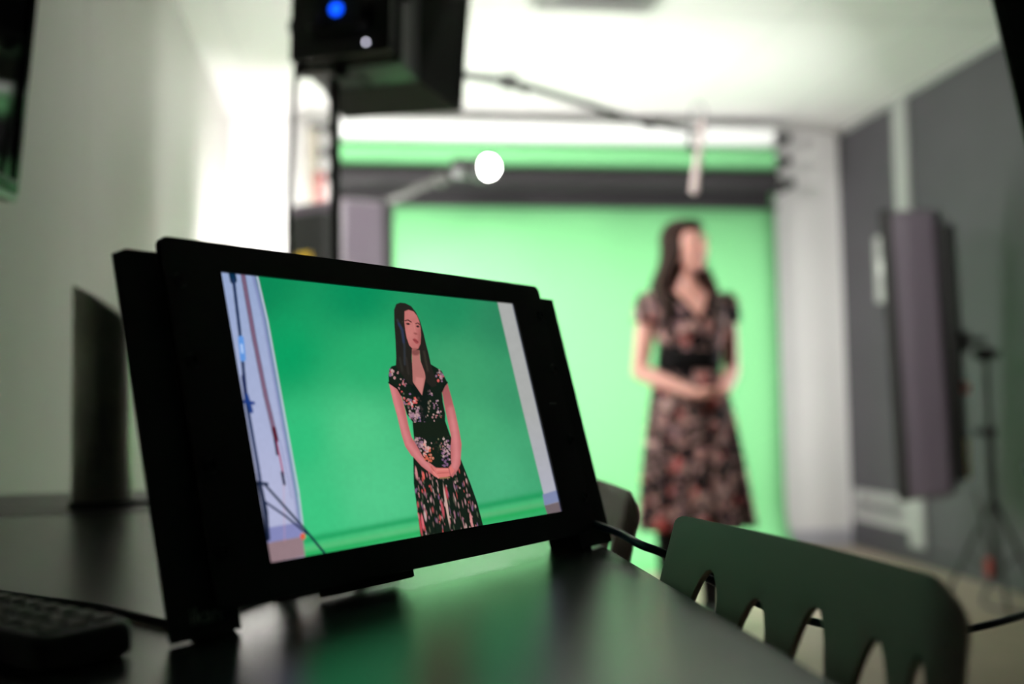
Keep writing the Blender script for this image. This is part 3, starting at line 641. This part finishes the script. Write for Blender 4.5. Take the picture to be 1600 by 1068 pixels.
lay(ell(638.5, 506, 3.2, 1.6, .6, .15)*mf, (74, 50, 50)); lay(ell(639, 506.2, 1.2, 1.2, .4)*mf, (24, 18, 18)); lay(ell(654, 510, 2.6, 1.7, .6, .2)*mf, (70, 46, 46)); lay(ell(654, 510.2, 1, 1.1, .4)*mf, (24, 18, 18))
lay(stroke([(647.5, 505), (650, 518)], 1.5, 1)*.35*mf, (220, 146, 138)); lay(ell(650.5, 521.5, 3, 1.4, .7, .3)*mf*.7, (128, 66, 62)); lay(cover([(645.8, 530.3), (648.6, 528.9), (651.4, 530), (655.4, 533.6), (654.6, 537.4), (651.6, 537.6), (648, 534.2)], .6)*mf, (160, 74, 76)); lay(stroke([(647, 531.2), (650.6, 532.6), (654.6, 535.2)], 1.2, .4)*mf, (120, 56, 56))
lay(ell(650, 546.5, 6, 2, 1)*mf*.6, (128, 70, 66))
IMG *= (1+.05*(vnoise(PX, PY, 6, 3)-.5))[..., None]
me = bpy.data.meshes.new('screen')
co = np.stack([SX0+(SX1-SX0)*uu, np.full(uu.shape, .0022), SZ1+(SZ0-SZ1)*vv], -1).reshape(-1, 3)
idx = np.arange(NU*NV).reshape(NV, NU)
fa = np.stack([idx[:-1, :-1], idx[1:, :-1], idx[1:, 1:], idx[:-1, 1:]], -1).reshape(-1, 4)
me.vertices.add(len(co)); me.vertices.foreach_set('co', co.ravel()); me.loops.add(fa.size); me.loops.foreach_set('vertex_index', fa.ravel())
me.polygons.add(len(fa)); me.polygons.foreach_set('loop_start', np.arange(0, fa.size, 4)); me.polygons.foreach_set('loop_total', np.full(len(fa), 4)); me.update(); me.validate()
at_ = me.color_attributes.new('picture', 'FLOAT_COLOR', 'POINT')
at_.data.foreach_set('color', np.concatenate([np.clip(IMG.reshape(-1, 3), 0, 1), np.ones((NU*NV, 1))], 1).ravel())
SM = mat('screen_picture', (.01, .01, .01), .35, spec=.3)
nt = SM.node_tree; an = nt.nodes.new('ShaderNodeAttribute'); an.attribute_name = 'picture'
nt.links.new(an.outputs['Color'], nt.nodes['Principled BSDF'].inputs['Emission Color']); nt.nodes['Principled BSDF'].inputs['Emission Strength'].default_value = 1.0
obj('screen', me, SM, mon, label='lit screen picturing a long-haired woman in a floral dress before green')
# ------------------------------------------------------------------ remote control and cables on the table
rm = thing('remote_control', 'black remote control with grey buttons at the corner of the table', 'remote control', (-.258, .757, .75), (0, 0, math.radians(45)))
rm.scale = (1.15, 1.15, 1.2)
b = NB(); rr = lambda x, y, z: [(px_, py_, z) for px_, py_ in round_rect(-x, x, -y, y, .012)]
loft(b, [rr(.026, .098, 0), rr(.030, .102, .004), rr(.0295, .1015, .017), rr(.027, .099, .0205)]); obj('shell', b, mat('remote_black', (.018, .018, .018), .5), rm, 'auto')
for i in range(9):
    for j in range(3):
        obj('button', box(NB(), (-.021+j*.016, -.088+i*.0195, .0202), (-.009+j*.016, -.0785+i*.0195, .0228), .0012), mat('button_grey', (.22, .22, .19), .5), rm)
obj('button_ring', cyl(NB(), (0, .089, .0202), (0, .089, .0222), .007, n=16), mat('button_grey', (.13, .13, .12)), rm)
cbl = tube(NB(), [atz(-60, 918, .7536), atz(60, 936, .7536), atz(150, 948, .7536), atz(210, 962, .7536), atz(262, 974, .7536), atz(300, 975, .7536), atz(380, 940, .7536), atz(450, 915, .7536)], .0035)
tag(obj('thin_cable', cbl, BLACKM, None, True), 'thin black cable from the remote to the back of the monitor', 'cable')
# ------------------------------------------------------------------ plastic chairs
def chair(label, loc, rotz):
    t = thing('plastic_chair', label, 'chair', loc, (0, 0, rotz), 'grey plastic chairs')
    # local: x = away from the table (towards the back), y = along the backrest
    HWD, Z0, Z1 = .195, .46, .804
    outl = round_rect(-HWD, HWD, Z0, Z1, .032, 8)
    dense = []
    for a, c in zip(outl, outl[1:]+outl[:1]):
        dd = math.dist(a, c); nn = max(1, int(dd/.02))
        for i in range(nn): dense.append((a[0]+(c[0]-a[0])*i/nn, a[1]+(c[1]-a[1])*i/nn))
    slots = []
    for cy_, zt, wd_, ht, ln in ((.100, .765, .031, .21, 0), (.022, .755, .030, .20, 0), (-.055, .763, .028, .21, 0), (-.127, .757, .025, .20, 0), (-.170, .757, .012, .18, 0)):
        lp = []
        for i in range(28):
            a = 2*math.pi*i/28; zz = zt-ht/2+ht/2*math.sin(a); lp.append((cy_+wd_*math.cos(a)*(1.0) + ln*(zz-zt)*.3, zz))
        slots.append(lp)
    V = list(dense); E_ = [(i, (i+1) % len(dense)) for i in range(len(dense))]
    for lp in slots:
        o_ = len(V); V += lp; E_ += [(o_+i, o_+(i+1) % len(lp)) for i in range(len(lp))]
    def inside(pt, poly):
        c = False
        for a, b_ in zip(poly, poly[1:]+poly[:1]):
            if (a[1] > pt[1]) != (b_[1] > pt[1]) and pt[0] < a[0]+(pt[1]-a[1])*(b_[0]-a[0])/(b_[1]-a[1]): c = not c
        return c
    for i in range(24):
        for j_ in range(16):
            q = (-HWD+.012+i*(2*HWD-.024)/23, Z0+.012+j_*(Z1-Z0-.024)/15)
            if inside(q, dense) and not any(inside(q, lp) for lp in slots): V.append(q)
    res = geometry.delaunay_2d_cdt([Vector(q) for q in V], E_, [], 0, 1e-5)
    b = NB(); vv_ = []
    for q in res[0]:
        s, z = q.x, q.y; tz = (z-Z0)/(Z1-Z0)
        vv_.append(b.verts.new((.075*tz**1.3 - .2*s*s + .012*max(0, (abs(s)-HWD+.022)/.022)**2, s*(1+.16*(1-tz)), z)))
    for f_ in res[2]:
        cx = sum(res[0][i].x for i in f_)/3; cz = sum(res[0][i].y for i in f_)/3
        if inside((cx, cz), dense) and not any(inside((cx, cz), lp) for lp in slots): b.faces.new([vv_[i] for i in f_])
    o = obj('backrest', b, PLASTIC, t, True)
    md = o.modifiers.new('s', 'SOLIDIFY'); md.thickness = .006; md.offset = 0; bv = o.modifiers.new('b', 'BEVEL'); bv.width = .002; bv.segments = 2; bv.limit_method = 'ANGLE'
    evaluated(o)
    b = NB()
    rr_ = lambda x0, x1, y, z: [(px_, py_, z) for px_, py_ in round_rect(x0, x1, -y, y, .05)]
    loft(b, [rr_(-.42, -.0, .20, .425), rr_(-.44, .01, .215, .44), rr_(-.44, .01, .215, .452), rr_(-.43, -.0, .205, .456), rr_(-.38, -.05, .16, .448)]); obj('seat', b, PLASTIC, t, 'auto')
    for x, s, dx in ((-.38, -1, -.04), (-.38, 1, -.04), (-.03, -1, .07), (-.03, 1, .07)):
        lg = obj('leg', tube(NB(), [(x, s*.17, .43), (x+dx*.5, s*.195, .22), (x+dx, s*.215, .012)], .011, 12, 4), CHROME, t, True)
        obj('foot', cyl(NB(), (x+dx, s*.215, 0), (x+dx, s*.215, .03), .015, n=14), RUBBER, lg, 'auto')
    for s in (-1, 1): obj('back_support', tube(NB(), [(-.03, s*.165, .43), (-.005, s*.165, .45), (-.012, s*.165, .50)], .010, 10, 4), CHROME, t, True)
    return t
chair('grey plastic chair with slotted back, nearest at the table edge', (.247, .73, 0), math.radians(8))
chair('grey plastic chair with slotted back, farther one behind the monitor', (.241, 1.345, 0), 0)
# navy cable to the right
pth = [Vector((.16, 1.16, .80)), at(945, 824, 1.08), at(1000, 850, .99), at(1045, 868, .985), at(1120, 910, 1.0), at(1200, 948, 1.0), at(1290, 975, 1.02), at(1400, 988, 1.04), at(1495, 985, 1.06), at(1600, 960, 1.12), at(1660, 930, 1.25), Vector((1.03, 1.46, .80))]
tag(obj('video_cable', tube(NB(), pth, .0043), NAVY, None, True), 'navy blue video cable running behind the nearest chair', 'cable')
# black flag on a stand at the right edge of view
fs = light_stand('flag_stand', 'black stand at the right edge of the picture', 1.12, 1.5, 1.75, .3, .42, .014, .6, cat='stand')
kn = NB(); cyl(kn, (-.03, 0, .50), (-.085, -.03, .50), .014); cyl(kn, (-.075, -.025, .50), (-.10, -.04, .50), .04, .036, 16); obj('cable_plug', kn, BLACKM, fs, 'auto')
a0, a1 = at(1556, 0, 1.5), at(1600, 190, 1.5)
sl = (a1-a0); up_ = a0-sl*.9; dn_ = a1+sl*.35
fg = thing('black_flag', 'black fabric light flag cutting into the top right corner', 'flag', (dn_.x+.2, 1.5, dn_.z))
o_ = fg.location
P4 = [up_, dn_, dn_+Vector((.45, .05, .06)), up_+Vector((.45, .05, .06))]
b = NB(); loft(b, [[L(q, o_)+Vector((0, -.004, 0)) for q in P4], [L(q, o_)+Vector((0, .004, 0)) for q in P4]]); obj('fabric', b, BLACKM, fg)
b = NB()
for q, r_ in zip(P4, P4[1:]+P4[:1]): cyl(b, L(q, o_), L(r_, o_), .007, n=10)
obj('wire_frame', b, BLACK, fg)
# ------------------------------------------------------------------ the woman
def blob(bm, p, q, r0, r1, n=14):             # tapered limb with round ends
    cyl(bm, p, q, r0, r1, n); sph(bm, p, r0, n); sph(bm, q, r1, n)
def remeshed(o, vox, sm=6):
    m = o.modifiers.new('r', 'REMESH'); m.mode = 'VOXEL'; m.voxel_size = vox
    s = o.modifiers.new('s', 'SMOOTH'); s.iterations = sm; s.factor = .5
    return evaluated(o)
SKIN = mat('skin', (.66, .34, .28), .5, noise=.05, nscale=12)
SKIN.node_tree.nodes['Principled BSDF'].inputs['Subsurface Weight'].default_value = .15
SKIN.node_tree.nodes['Principled BSDF'].inputs['Subsurface Radius'].default_value = (.01, .004, .002)
HAIR = mat('hair', (.022, .010, .007), .5, noise=.5, nscale=40, bump=.3, bscale=120, spec=.12)
def sect(z, cx, a, bf, bb, n=40, cy=0, off=0):          # torso section: half width a, front depth bf, back depth bb
    out = []
    for i in range(n):
        t = 2*math.pi*i/n; c, s = math.cos(t), math.sin(t)
        x = math.copysign(abs(c)**.85, c)*(a+off); y = -math.copysign(abs(s)**.85, s)*((bf if s > 0 else bb)+off)
        out.append((cx+x, cy+y, z))
    return out
TOR = [(.80, .03, .115, .08, .09), (.88, .03, .122, .085, .09), (.97, .035, .118, .085, .085), (1.07, .045, .110, .085, .078), (1.14, .05, .122, .10, .082), (1.20, .052, .136, .122, .09), (1.24, .052, .145, .118, .092),
       (1.28, .052, .158, .095, .09), (1.31, .05, .158, .07, .08), (1.335, .048, .125, .055, .07), (1.355, .046, .085, .047, .062), (1.375, .045, .056, .045, .055), (1.40, .045, .05, .042, .052)]
PX0, PY0 = 1.262, 3.95
b = NB()
loft(b, [sect(*t_) for t_ in TOR])
hd = Vector((.045, -.012, 1.545)); fa_ = math.radians(34); hm = Matrix.Rotation(fa_, 4, 'Z') @ Matrix.Rotation(math.radians(-4), 4, 'X')
def HP(x, y, z): return hd + hm @ Vector((x, y, z))       # head frame: -y is the face
sph(b, HP(0, .012, .018), 1, 24, (.071, .088, .085), hm); sph(b, HP(0, -.018, -.03), 1, 20, (.060, .066, .086), hm); sph(b, HP(0, -.045, -.088), 1, 16, (.034, .034, .030), hm)
blob(b, Vector((.045, .012, 1.36)), HP(0, .02, -.04), .047, .048)
b_n = [HP(0, -.084, .012), HP(0, -.099, -.026)]; blob(b, b_n[0], b_n[1], .006, .0095)
for s in (-1, 1):
    sph(b, HP(s*.009, -.092, -.030), .0068, 10); sph(b, HP(s*.034, -.054, -.026), 1, 12, (.026, .020, .030), hm); sph(b, HP(s*.030, -.076, .028), 1, 12, (.026, .012, .008), hm)
    sph(b, HP(s*.073, .012, -.012), 1, 12, (.010, .018, .030), hm)
    sph(b, HP(s*.009, -.080, -.062), 1, 10, (.016, .010, .007), hm); sph(b, HP(s*.006, -.079, -.071), 1, 10, (.016, .010, .008), hm)
A = dict(r=[Vector((-.118, .005, 1.295)), Vector((-.152, .035, 1.03)), Vector((-.002, -.165, .940))], l=[Vector((.212, .005, 1.295)), Vector((.240, .035, 1.03)), Vector((.135, -.165, .945))])
for s in 'rl':
    S, E_, W_ = A[s]; blob(b, S, S.lerp(E_, .5), .043, .040); blob(b, S.lerp(E_, .5), E_, .040, .034); blob(b, E_, E_.lerp(W_, .35), .034, .035); blob(b, E_.lerp(W_, .35), W_, .035, .022)
# hands, palms up, fingers laid in one another
def hand(bm, wr, dx, lift):
    d = Vector((dx, -.22, -.05)).normalized(); side = Vector((d.y, -d.x, 0)).normalized()*(-dx); upv = Vector((0, 0, 1))
    pc = wr + d*.045
    sph(bm, wr+d*.018, 1, 12, (.024, .022, .017)); sph(bm, pc, 1, 16, (.040, .036, .013), Matrix.Rotation(math.atan2(d.y, d.x), 4, 'Z'))
    for k, (ln, o_) in enumerate(((.066, .030), (.075, .011), (.070, -.009), (.056, -.027))):
        p0 = pc + d*.030 + Vector((0, 1, 0))*o_*.95; p1 = p0 + d*ln*.45 + Vector((0, 0, -.004+lift*.4)); p2 = p1 + d*ln*.33 + Vector((-dx*.0, 0, .006)); p3 = p2 + d*ln*.24 + Vector((0, 0, .010))
        blob(bm, p0, p1, .0088, .0082, 10); blob(bm, p1, p2, .0082, .0076, 10); blob(bm, p2, p3, .0076, .0062, 10)
    t0 = wr + d*.025 + Vector((0, -.024, .006)); t1 = t0 + d*.028 + Vector((0, -.022, .008)); t2 = t1 + d*.028 + Vector((0, -.003, .004))
    blob(bm, t0, t1, .0115, .0098, 10); blob(bm, t1, t2, .0098, .0075, 10)
hand(b, A['r'][2], 1, .012); hand(b, A['l'][2]+Vector((0, .004, -.012)), -1, -.010)
LEG = dict(r=[Vector((-.045, 0, .84)), Vector((-.055, -.01, .46)), Vector((-.055, .02, .085))], l=[Vector((.115, 0, .84)), Vector((.115, -.01, .46)), Vector((.118, .02, .085))])
for s in 'rl':
    h_, k_, a_ = LEG[s]; blob(b, h_, k_, .080, .050); blob(b, k_, k_.lerp(a_, .3)+Vector((0, .012, 0)), .049, .052); blob(b, k_.lerp(a_, .3)+Vector((0, .012, 0)), a_, .052, .033)
    blob(b, a_+Vector((0, .012, -.045)), a_+Vector((0, -.13, -.055)), .032, .024)
wo = obj('person', b, SKIN, None); wo.location = (PX0, PY0, 0)
remeshed(wo, .0042, 8)
tag(wo, 'woman with long dark hair in a floral dress, hands clasped, before green backdrop', 'person')
# eyes, brows, lips
for s in (-1, 1):
    e_ = obj('eye', sph(NB(), HP(s*.031, -.0745, .010), 1, 14, (.0125, .006, .0055), hm), mat('eye_white', (.7, .68, .66), .2), wo, True)
    obj('iris', sph(NB(), HP(s*.031+.003, -.0795, .010), 1, 12, (.005, .002, .005), hm), mat('iris_dark', (.02, .012, .01), .15), e_, True)
    br = NB(); tube(br, [HP(s*.013, -.0870, .0305), HP(s*.028, -.0845, .0340), HP(s*.044, -.0705, .0290)], .0026, 8, 5); obj('eyebrow', br, HAIR, wo, True)
lp = NB()
tube(lp, [HP(-.022, -.079, -.0640), HP(-.008, -.0885, -.0603), HP(0, -.0885, -.0615), HP(.008, -.0885, -.0603), HP(.022, -.079, -.0640)], lambda t: 0.001+.0028*math.sin(math.pi*t), 8, 5)
tube(lp, [HP(-.020, -.079, -.0655), HP(0, -.0880, -.0700), HP(.020, -.079, -.0655)], lambda t: 0.001+.0034*math.sin(math.pi*t), 8, 5)
obj('lips', lp, mat('lip', (.38, .09, .09), .4), wo, True)
# hair: cap and long locks
b = NB()
sph(b, HP(0, .030, .030), 1, 24, (.083, .090, .092), hm); sph(b, HP(0, .055, -.03), 1, 20, (.078, .055, .10), hm); sph(b, HP(0, -.018, .075), 1, 20, (.066, .062, .036), hm)
NLK = 23
for k in range(NLK):
    a = math.radians(-112 + k*224/(NLK-1))      # around the back of the head, from one temple to the other
    p0 = HP(.074*math.sin(a), .022+.068*math.cos(a), .035); p1 = HP(.083*math.sin(a), .024+.072*math.cos(a), -.05)
    fx = .108*math.sin(a) + .035; fy = .02+.095*math.cos(a); wob = math.sin(k*2.1)
    front = abs(a) > 1.25
    p2 = Vector((fx-.006, fy-(.045 if front else 0), 1.385)); zend = 1.185 if a < 0 else 1.24
    p3 = Vector((fx*.93-.014+.008*wob, (-.125 if front else fy+.02), zend + .022*wob))
    pm = p2.lerp(p3, .5) + Vector((0, -.022 if front else .014, 0))
    tube(b, [p0, p1, p2, pm, p3], lambda t: .019+.004*math.sin(math.pi*t)-.013*max(0, t-.7)/.3, 10, 6)
ho = obj('hair', b, HAIR, wo, label='long straight dark brown hair'); remeshed(ho, .005, 3)
# dress
DM = bpy.data.materials.new('floral_fabric'); DM.use_nodes = True; nt = DM.node_tree; pb = nt.nodes['Principled BSDF']; pb.inputs['Roughness'].default_value = .8; pb.inputs['Specular IOR Level'].default_value = .12
tc = nt.nodes.new('ShaderNodeTexCoord')
def vor(scale, thr, seed):
    mp = nt.nodes.new('ShaderNodeMapping'); mp.inputs['Location'].default_value = (seed, seed*.7, seed*1.3); nt.links.new(tc.outputs['Object'], mp.inputs['Vector'])
    nz = nt.nodes.new('ShaderNodeTexNoise'); nz.inputs['Scale'].default_value = scale*1.6; nt.links.new(mp.outputs[0], nz.inputs['Vector'])
    mx = nt.nodes.new('ShaderNodeMixRGB'); mx.inputs[0].default_value = .06; nt.links.new(mp.outputs[0], mx.inputs[1]); nt.links.new(nz.outputs['Color'], mx.inputs[2])
    v_ = nt.nodes.new('ShaderNodeTexVoronoi'); v_.inputs['Scale'].default_value = scale; nt.links.new(mx.outputs[0], v_.inputs['Vector'])
    l_ = nt.nodes.new('ShaderNodeMath'); l_.operation = 'LESS_THAN'; l_.inputs[1].default_value = thr; nt.links.new(v_.outputs['Distance'], l_.inputs[0])
    return v_, l_
col = None
def mixc(prev, fac, c):
    m_ = nt.nodes.new('ShaderNodeMixRGB'); nt.links.new(fac, m_.inputs[0])
    if prev is None: m_.inputs[1].default_value = (.005, .004, .004, 1)
    else: nt.links.new(prev, m_.inputs[1])
    if isinstance(c, tuple): m_.inputs[2].default_value = (*c, 1)
    else: nt.links.new(c, m_.inputs[2])
    return m_.outputs[0]
for sc_, th, sd, ramp in ((17, .43, 1.7, [(0, (.40, .22, .20)), (.35, (.52, .34, .31)), (.62, (.46, .08, .07)), (.74, (.30, .18, .19))]), (30, .38, 5.1, [(0, (.50, .31, .28)), (.55, (.50, .12, .11)), (.7, (.36, .22, .20))]), (46, .30, 9.3, [(0, (.55, .38, .34)), (.6, (.28, .14, .18))])):
    v_, l_ = vor(sc_, th, sd)
    sp_ = nt.nodes.new('ShaderNodeSeparateColor'); nt.links.new(v_.outputs['Color'], sp_.inputs[0])
    rp = nt.nodes.new('ShaderNodeValToRGB'); rp.color_ramp.interpolation = 'CONSTANT'
    els = rp.color_ramp.elements; els[0].position = 0; els[0].color = (*ramp[0][1], 1); els[1].position = ramp[1][0]; els[1].color = (*ramp[1][1], 1)
    for q, c in ramp[2:]: e_ = els.new(q); e_.color = (*c, 1)
    nt.links.new(sp_.outputs[0], rp.inputs['Fac'])
    g_ = nt.nodes.new('ShaderNodeMath'); g_.operation = 'LESS_THAN'; g_.inputs[1].default_value = .74; nt.links.new(sp_.outputs[1], g_.inputs[0])
    mu = nt.nodes.new('ShaderNodeMath'); mu.operation = 'MULTIPLY'; nt.links.new(l_.outputs[0], mu.inputs[0]); nt.links.new(g_.outputs[0], mu.inputs[1])
    col = mixc(col, mu.outputs[0], rp.outputs['Color'])
nt.links.new(col, pb.inputs['Base Color'])
DBLACK = mat('dress_black', (.004, .0035, .0035), .8, spec=.12)
dr = NB()
TI = []
for z in np.linspace(1.05, 1.352, 40):
    k = max(i for i in range(len(TOR)-1) if TOR[i][0] <= z); a, c = TOR[k], TOR[k+1]; t = (z-a[0])/(c[0]-a[0]); t = t
    TI.append(tuple(a[i]+(c[i]-a[i])*t for i in range(5)))
N_ = 72
rg = [[dr.verts.new(p_) for p_ in sect(*q, n=N_, off=.006)] for q in TI]
for a, c, q in zip(rg, rg[1:], TI):
    for i in range(N_):
        f = dr.faces.new((a[i], a[(i+1) % N_], c[(i+1) % N_], c[i])); cc = f.calc_center_median()
        vx = cc.x-.052
        if cc.y < .0 and cc.z > 1.222 and abs(vx) < (cc.z-1.222)*.62: dr.faces.remove(f)
        elif cc.z > 1.325 and abs(vx) < .092: dr.faces.remove(f)
for vtx in [v_ for v_ in dr.verts if not v_.link_faces]: dr.verts.remove(vtx)
bo = obj('dress_bodice', dr, DM, wo, True); s_ = bo.modifiers.new('s', 'SOLIDIFY'); s_.thickness = .004; s_.offset = 1
for s in 'rl':
    S, E_, W_ = A[s]; d = (E_-S).normalized(); out_ = -1 if s == 'r' else 1
    b = NB(); rings = []
    for t_, rr2 in ((-.062, .016), (-.054, .036), (-.036, .050), (-.012, .057), (.02, .058), (.045, .0575), (.062, .056)):
        c = S + d*t_; u_ = d.orthogonal().normalized(); w_ = d.cross(u_)
        rings.append([c + (u_*math.cos(q)+w_*math.sin(q))*rr2 + Vector((0, 0, .012*out_*math.copysign(0, 1))) for q in [2*math.pi*i/28 for i in range(28)]])
    loft(b, rings, cap=False); so = obj('cap_sleeve', b, DM, wo, True); m_ = so.modifiers.new('s', 'SOLIDIFY'); m_.thickness = .003
    b = NB(); c0_, c1_ = S+d*.056, S+d*.066; cyl(b, c0_, c1_, .0585, .0585, 28, False); hb = obj('sleeve_hem', b, DBLACK, so, True); hb.modifiers.new('s', 'SOLIDIFY').thickness = .003
# black V edging and waistband
ed = NB()
for s in (-1, 1): tube(ed, [(.052, -.129, 1.215), (.052+s*.028, -.118, 1.262), (.052+s*.062, -.075, 1.318), (.052+s*.082, -.02, 1.353), (.052+s*.085, .03, 1.356)], .010, 8, 6)
obj('neckline_edging', ed, DBLACK, wo, True)
wb = NB(); loft(wb, [sect(z, cx, a, f_, k_, n=56, off=.012) for z, cx, a, f_, k_ in ((1.035, .04, .122, .090, .083), (1.06, .044, .116, .087, .08), (1.085, .046, .116, .088, .08), (1.112, .048, .120, .094, .081))], cap=False)
obj('waistband', wb, DBLACK, wo, True).modifiers.new('s', 'SOLIDIFY').thickness = .004
b = NB(); rings = []
NSK = 120
for i, z in enumerate(np.linspace(1.045, .392, 26)):
    t = i/25; cx = .042 + (.06-.042)*t; a = .122 + .105*t**.55; f_ = .094 + .085*t**.8; k_ = .088+.085*t**.8; pl_ = .012*t
    r0_ = []
    for j_ in range(NSK):
        q = 2*math.pi*j_/NSK; m_ = 1 + pl_/a*2.2*math.sin(q*13+.7*math.sin(q*3)); r0_.append((cx+math.cos(q)*a*m_, -math.sin(q)*(f_ if math.sin(q) > 0 else k_)*m_, z + .006*math.sin(q*2)*t))
    rings.append(r0_)
loft(b, rings, cap=False); sk = obj('dress_skirt', b, DM, wo, True); sk.modifiers.new('s', 'SOLIDIFY').thickness = .003
# tights and shoes
TI_ = mat('black_tights', (.006, .005, .005), .8, spec=.15)
for s in 'rl':
    h_, k_, a_ = LEG[s]; b = NB(); ky = k_.lerp(a_, .3)+Vector((0, .012, 0))
    blob(b, h_.lerp(k_, .3), k_, .080, .055); blob(b, k_, ky, .054, .057); blob(b, ky, a_, .057, .038); blob(b, a_, a_+Vector((0, .0, -.03)), .038, .037)
    remeshed(obj('tights_leg', b, TI_, wo), .008, 4)
    b = NB(); 
    rs = lambda y_, w__, zt: [(a_.x+px_, y_, pz_) for px_, pz_ in ((-w__, .002), (w__, .002), (w__*1.02, zt*.5), (w__*.6, zt), (-w__*.6, zt), (-w__*1.02, zt*.5))]
    loft(b, [rs(a_.y+.062, .026, .075), rs(a_.y+.05, .037, .09), rs(a_.y, .040, .085), rs(a_.y-.08, .043, .062), rs(a_.y-.14, .038, .05), rs(a_.y-.172, .018, .036)]); obj('shoe', b, BLACKM, wo, 'auto')
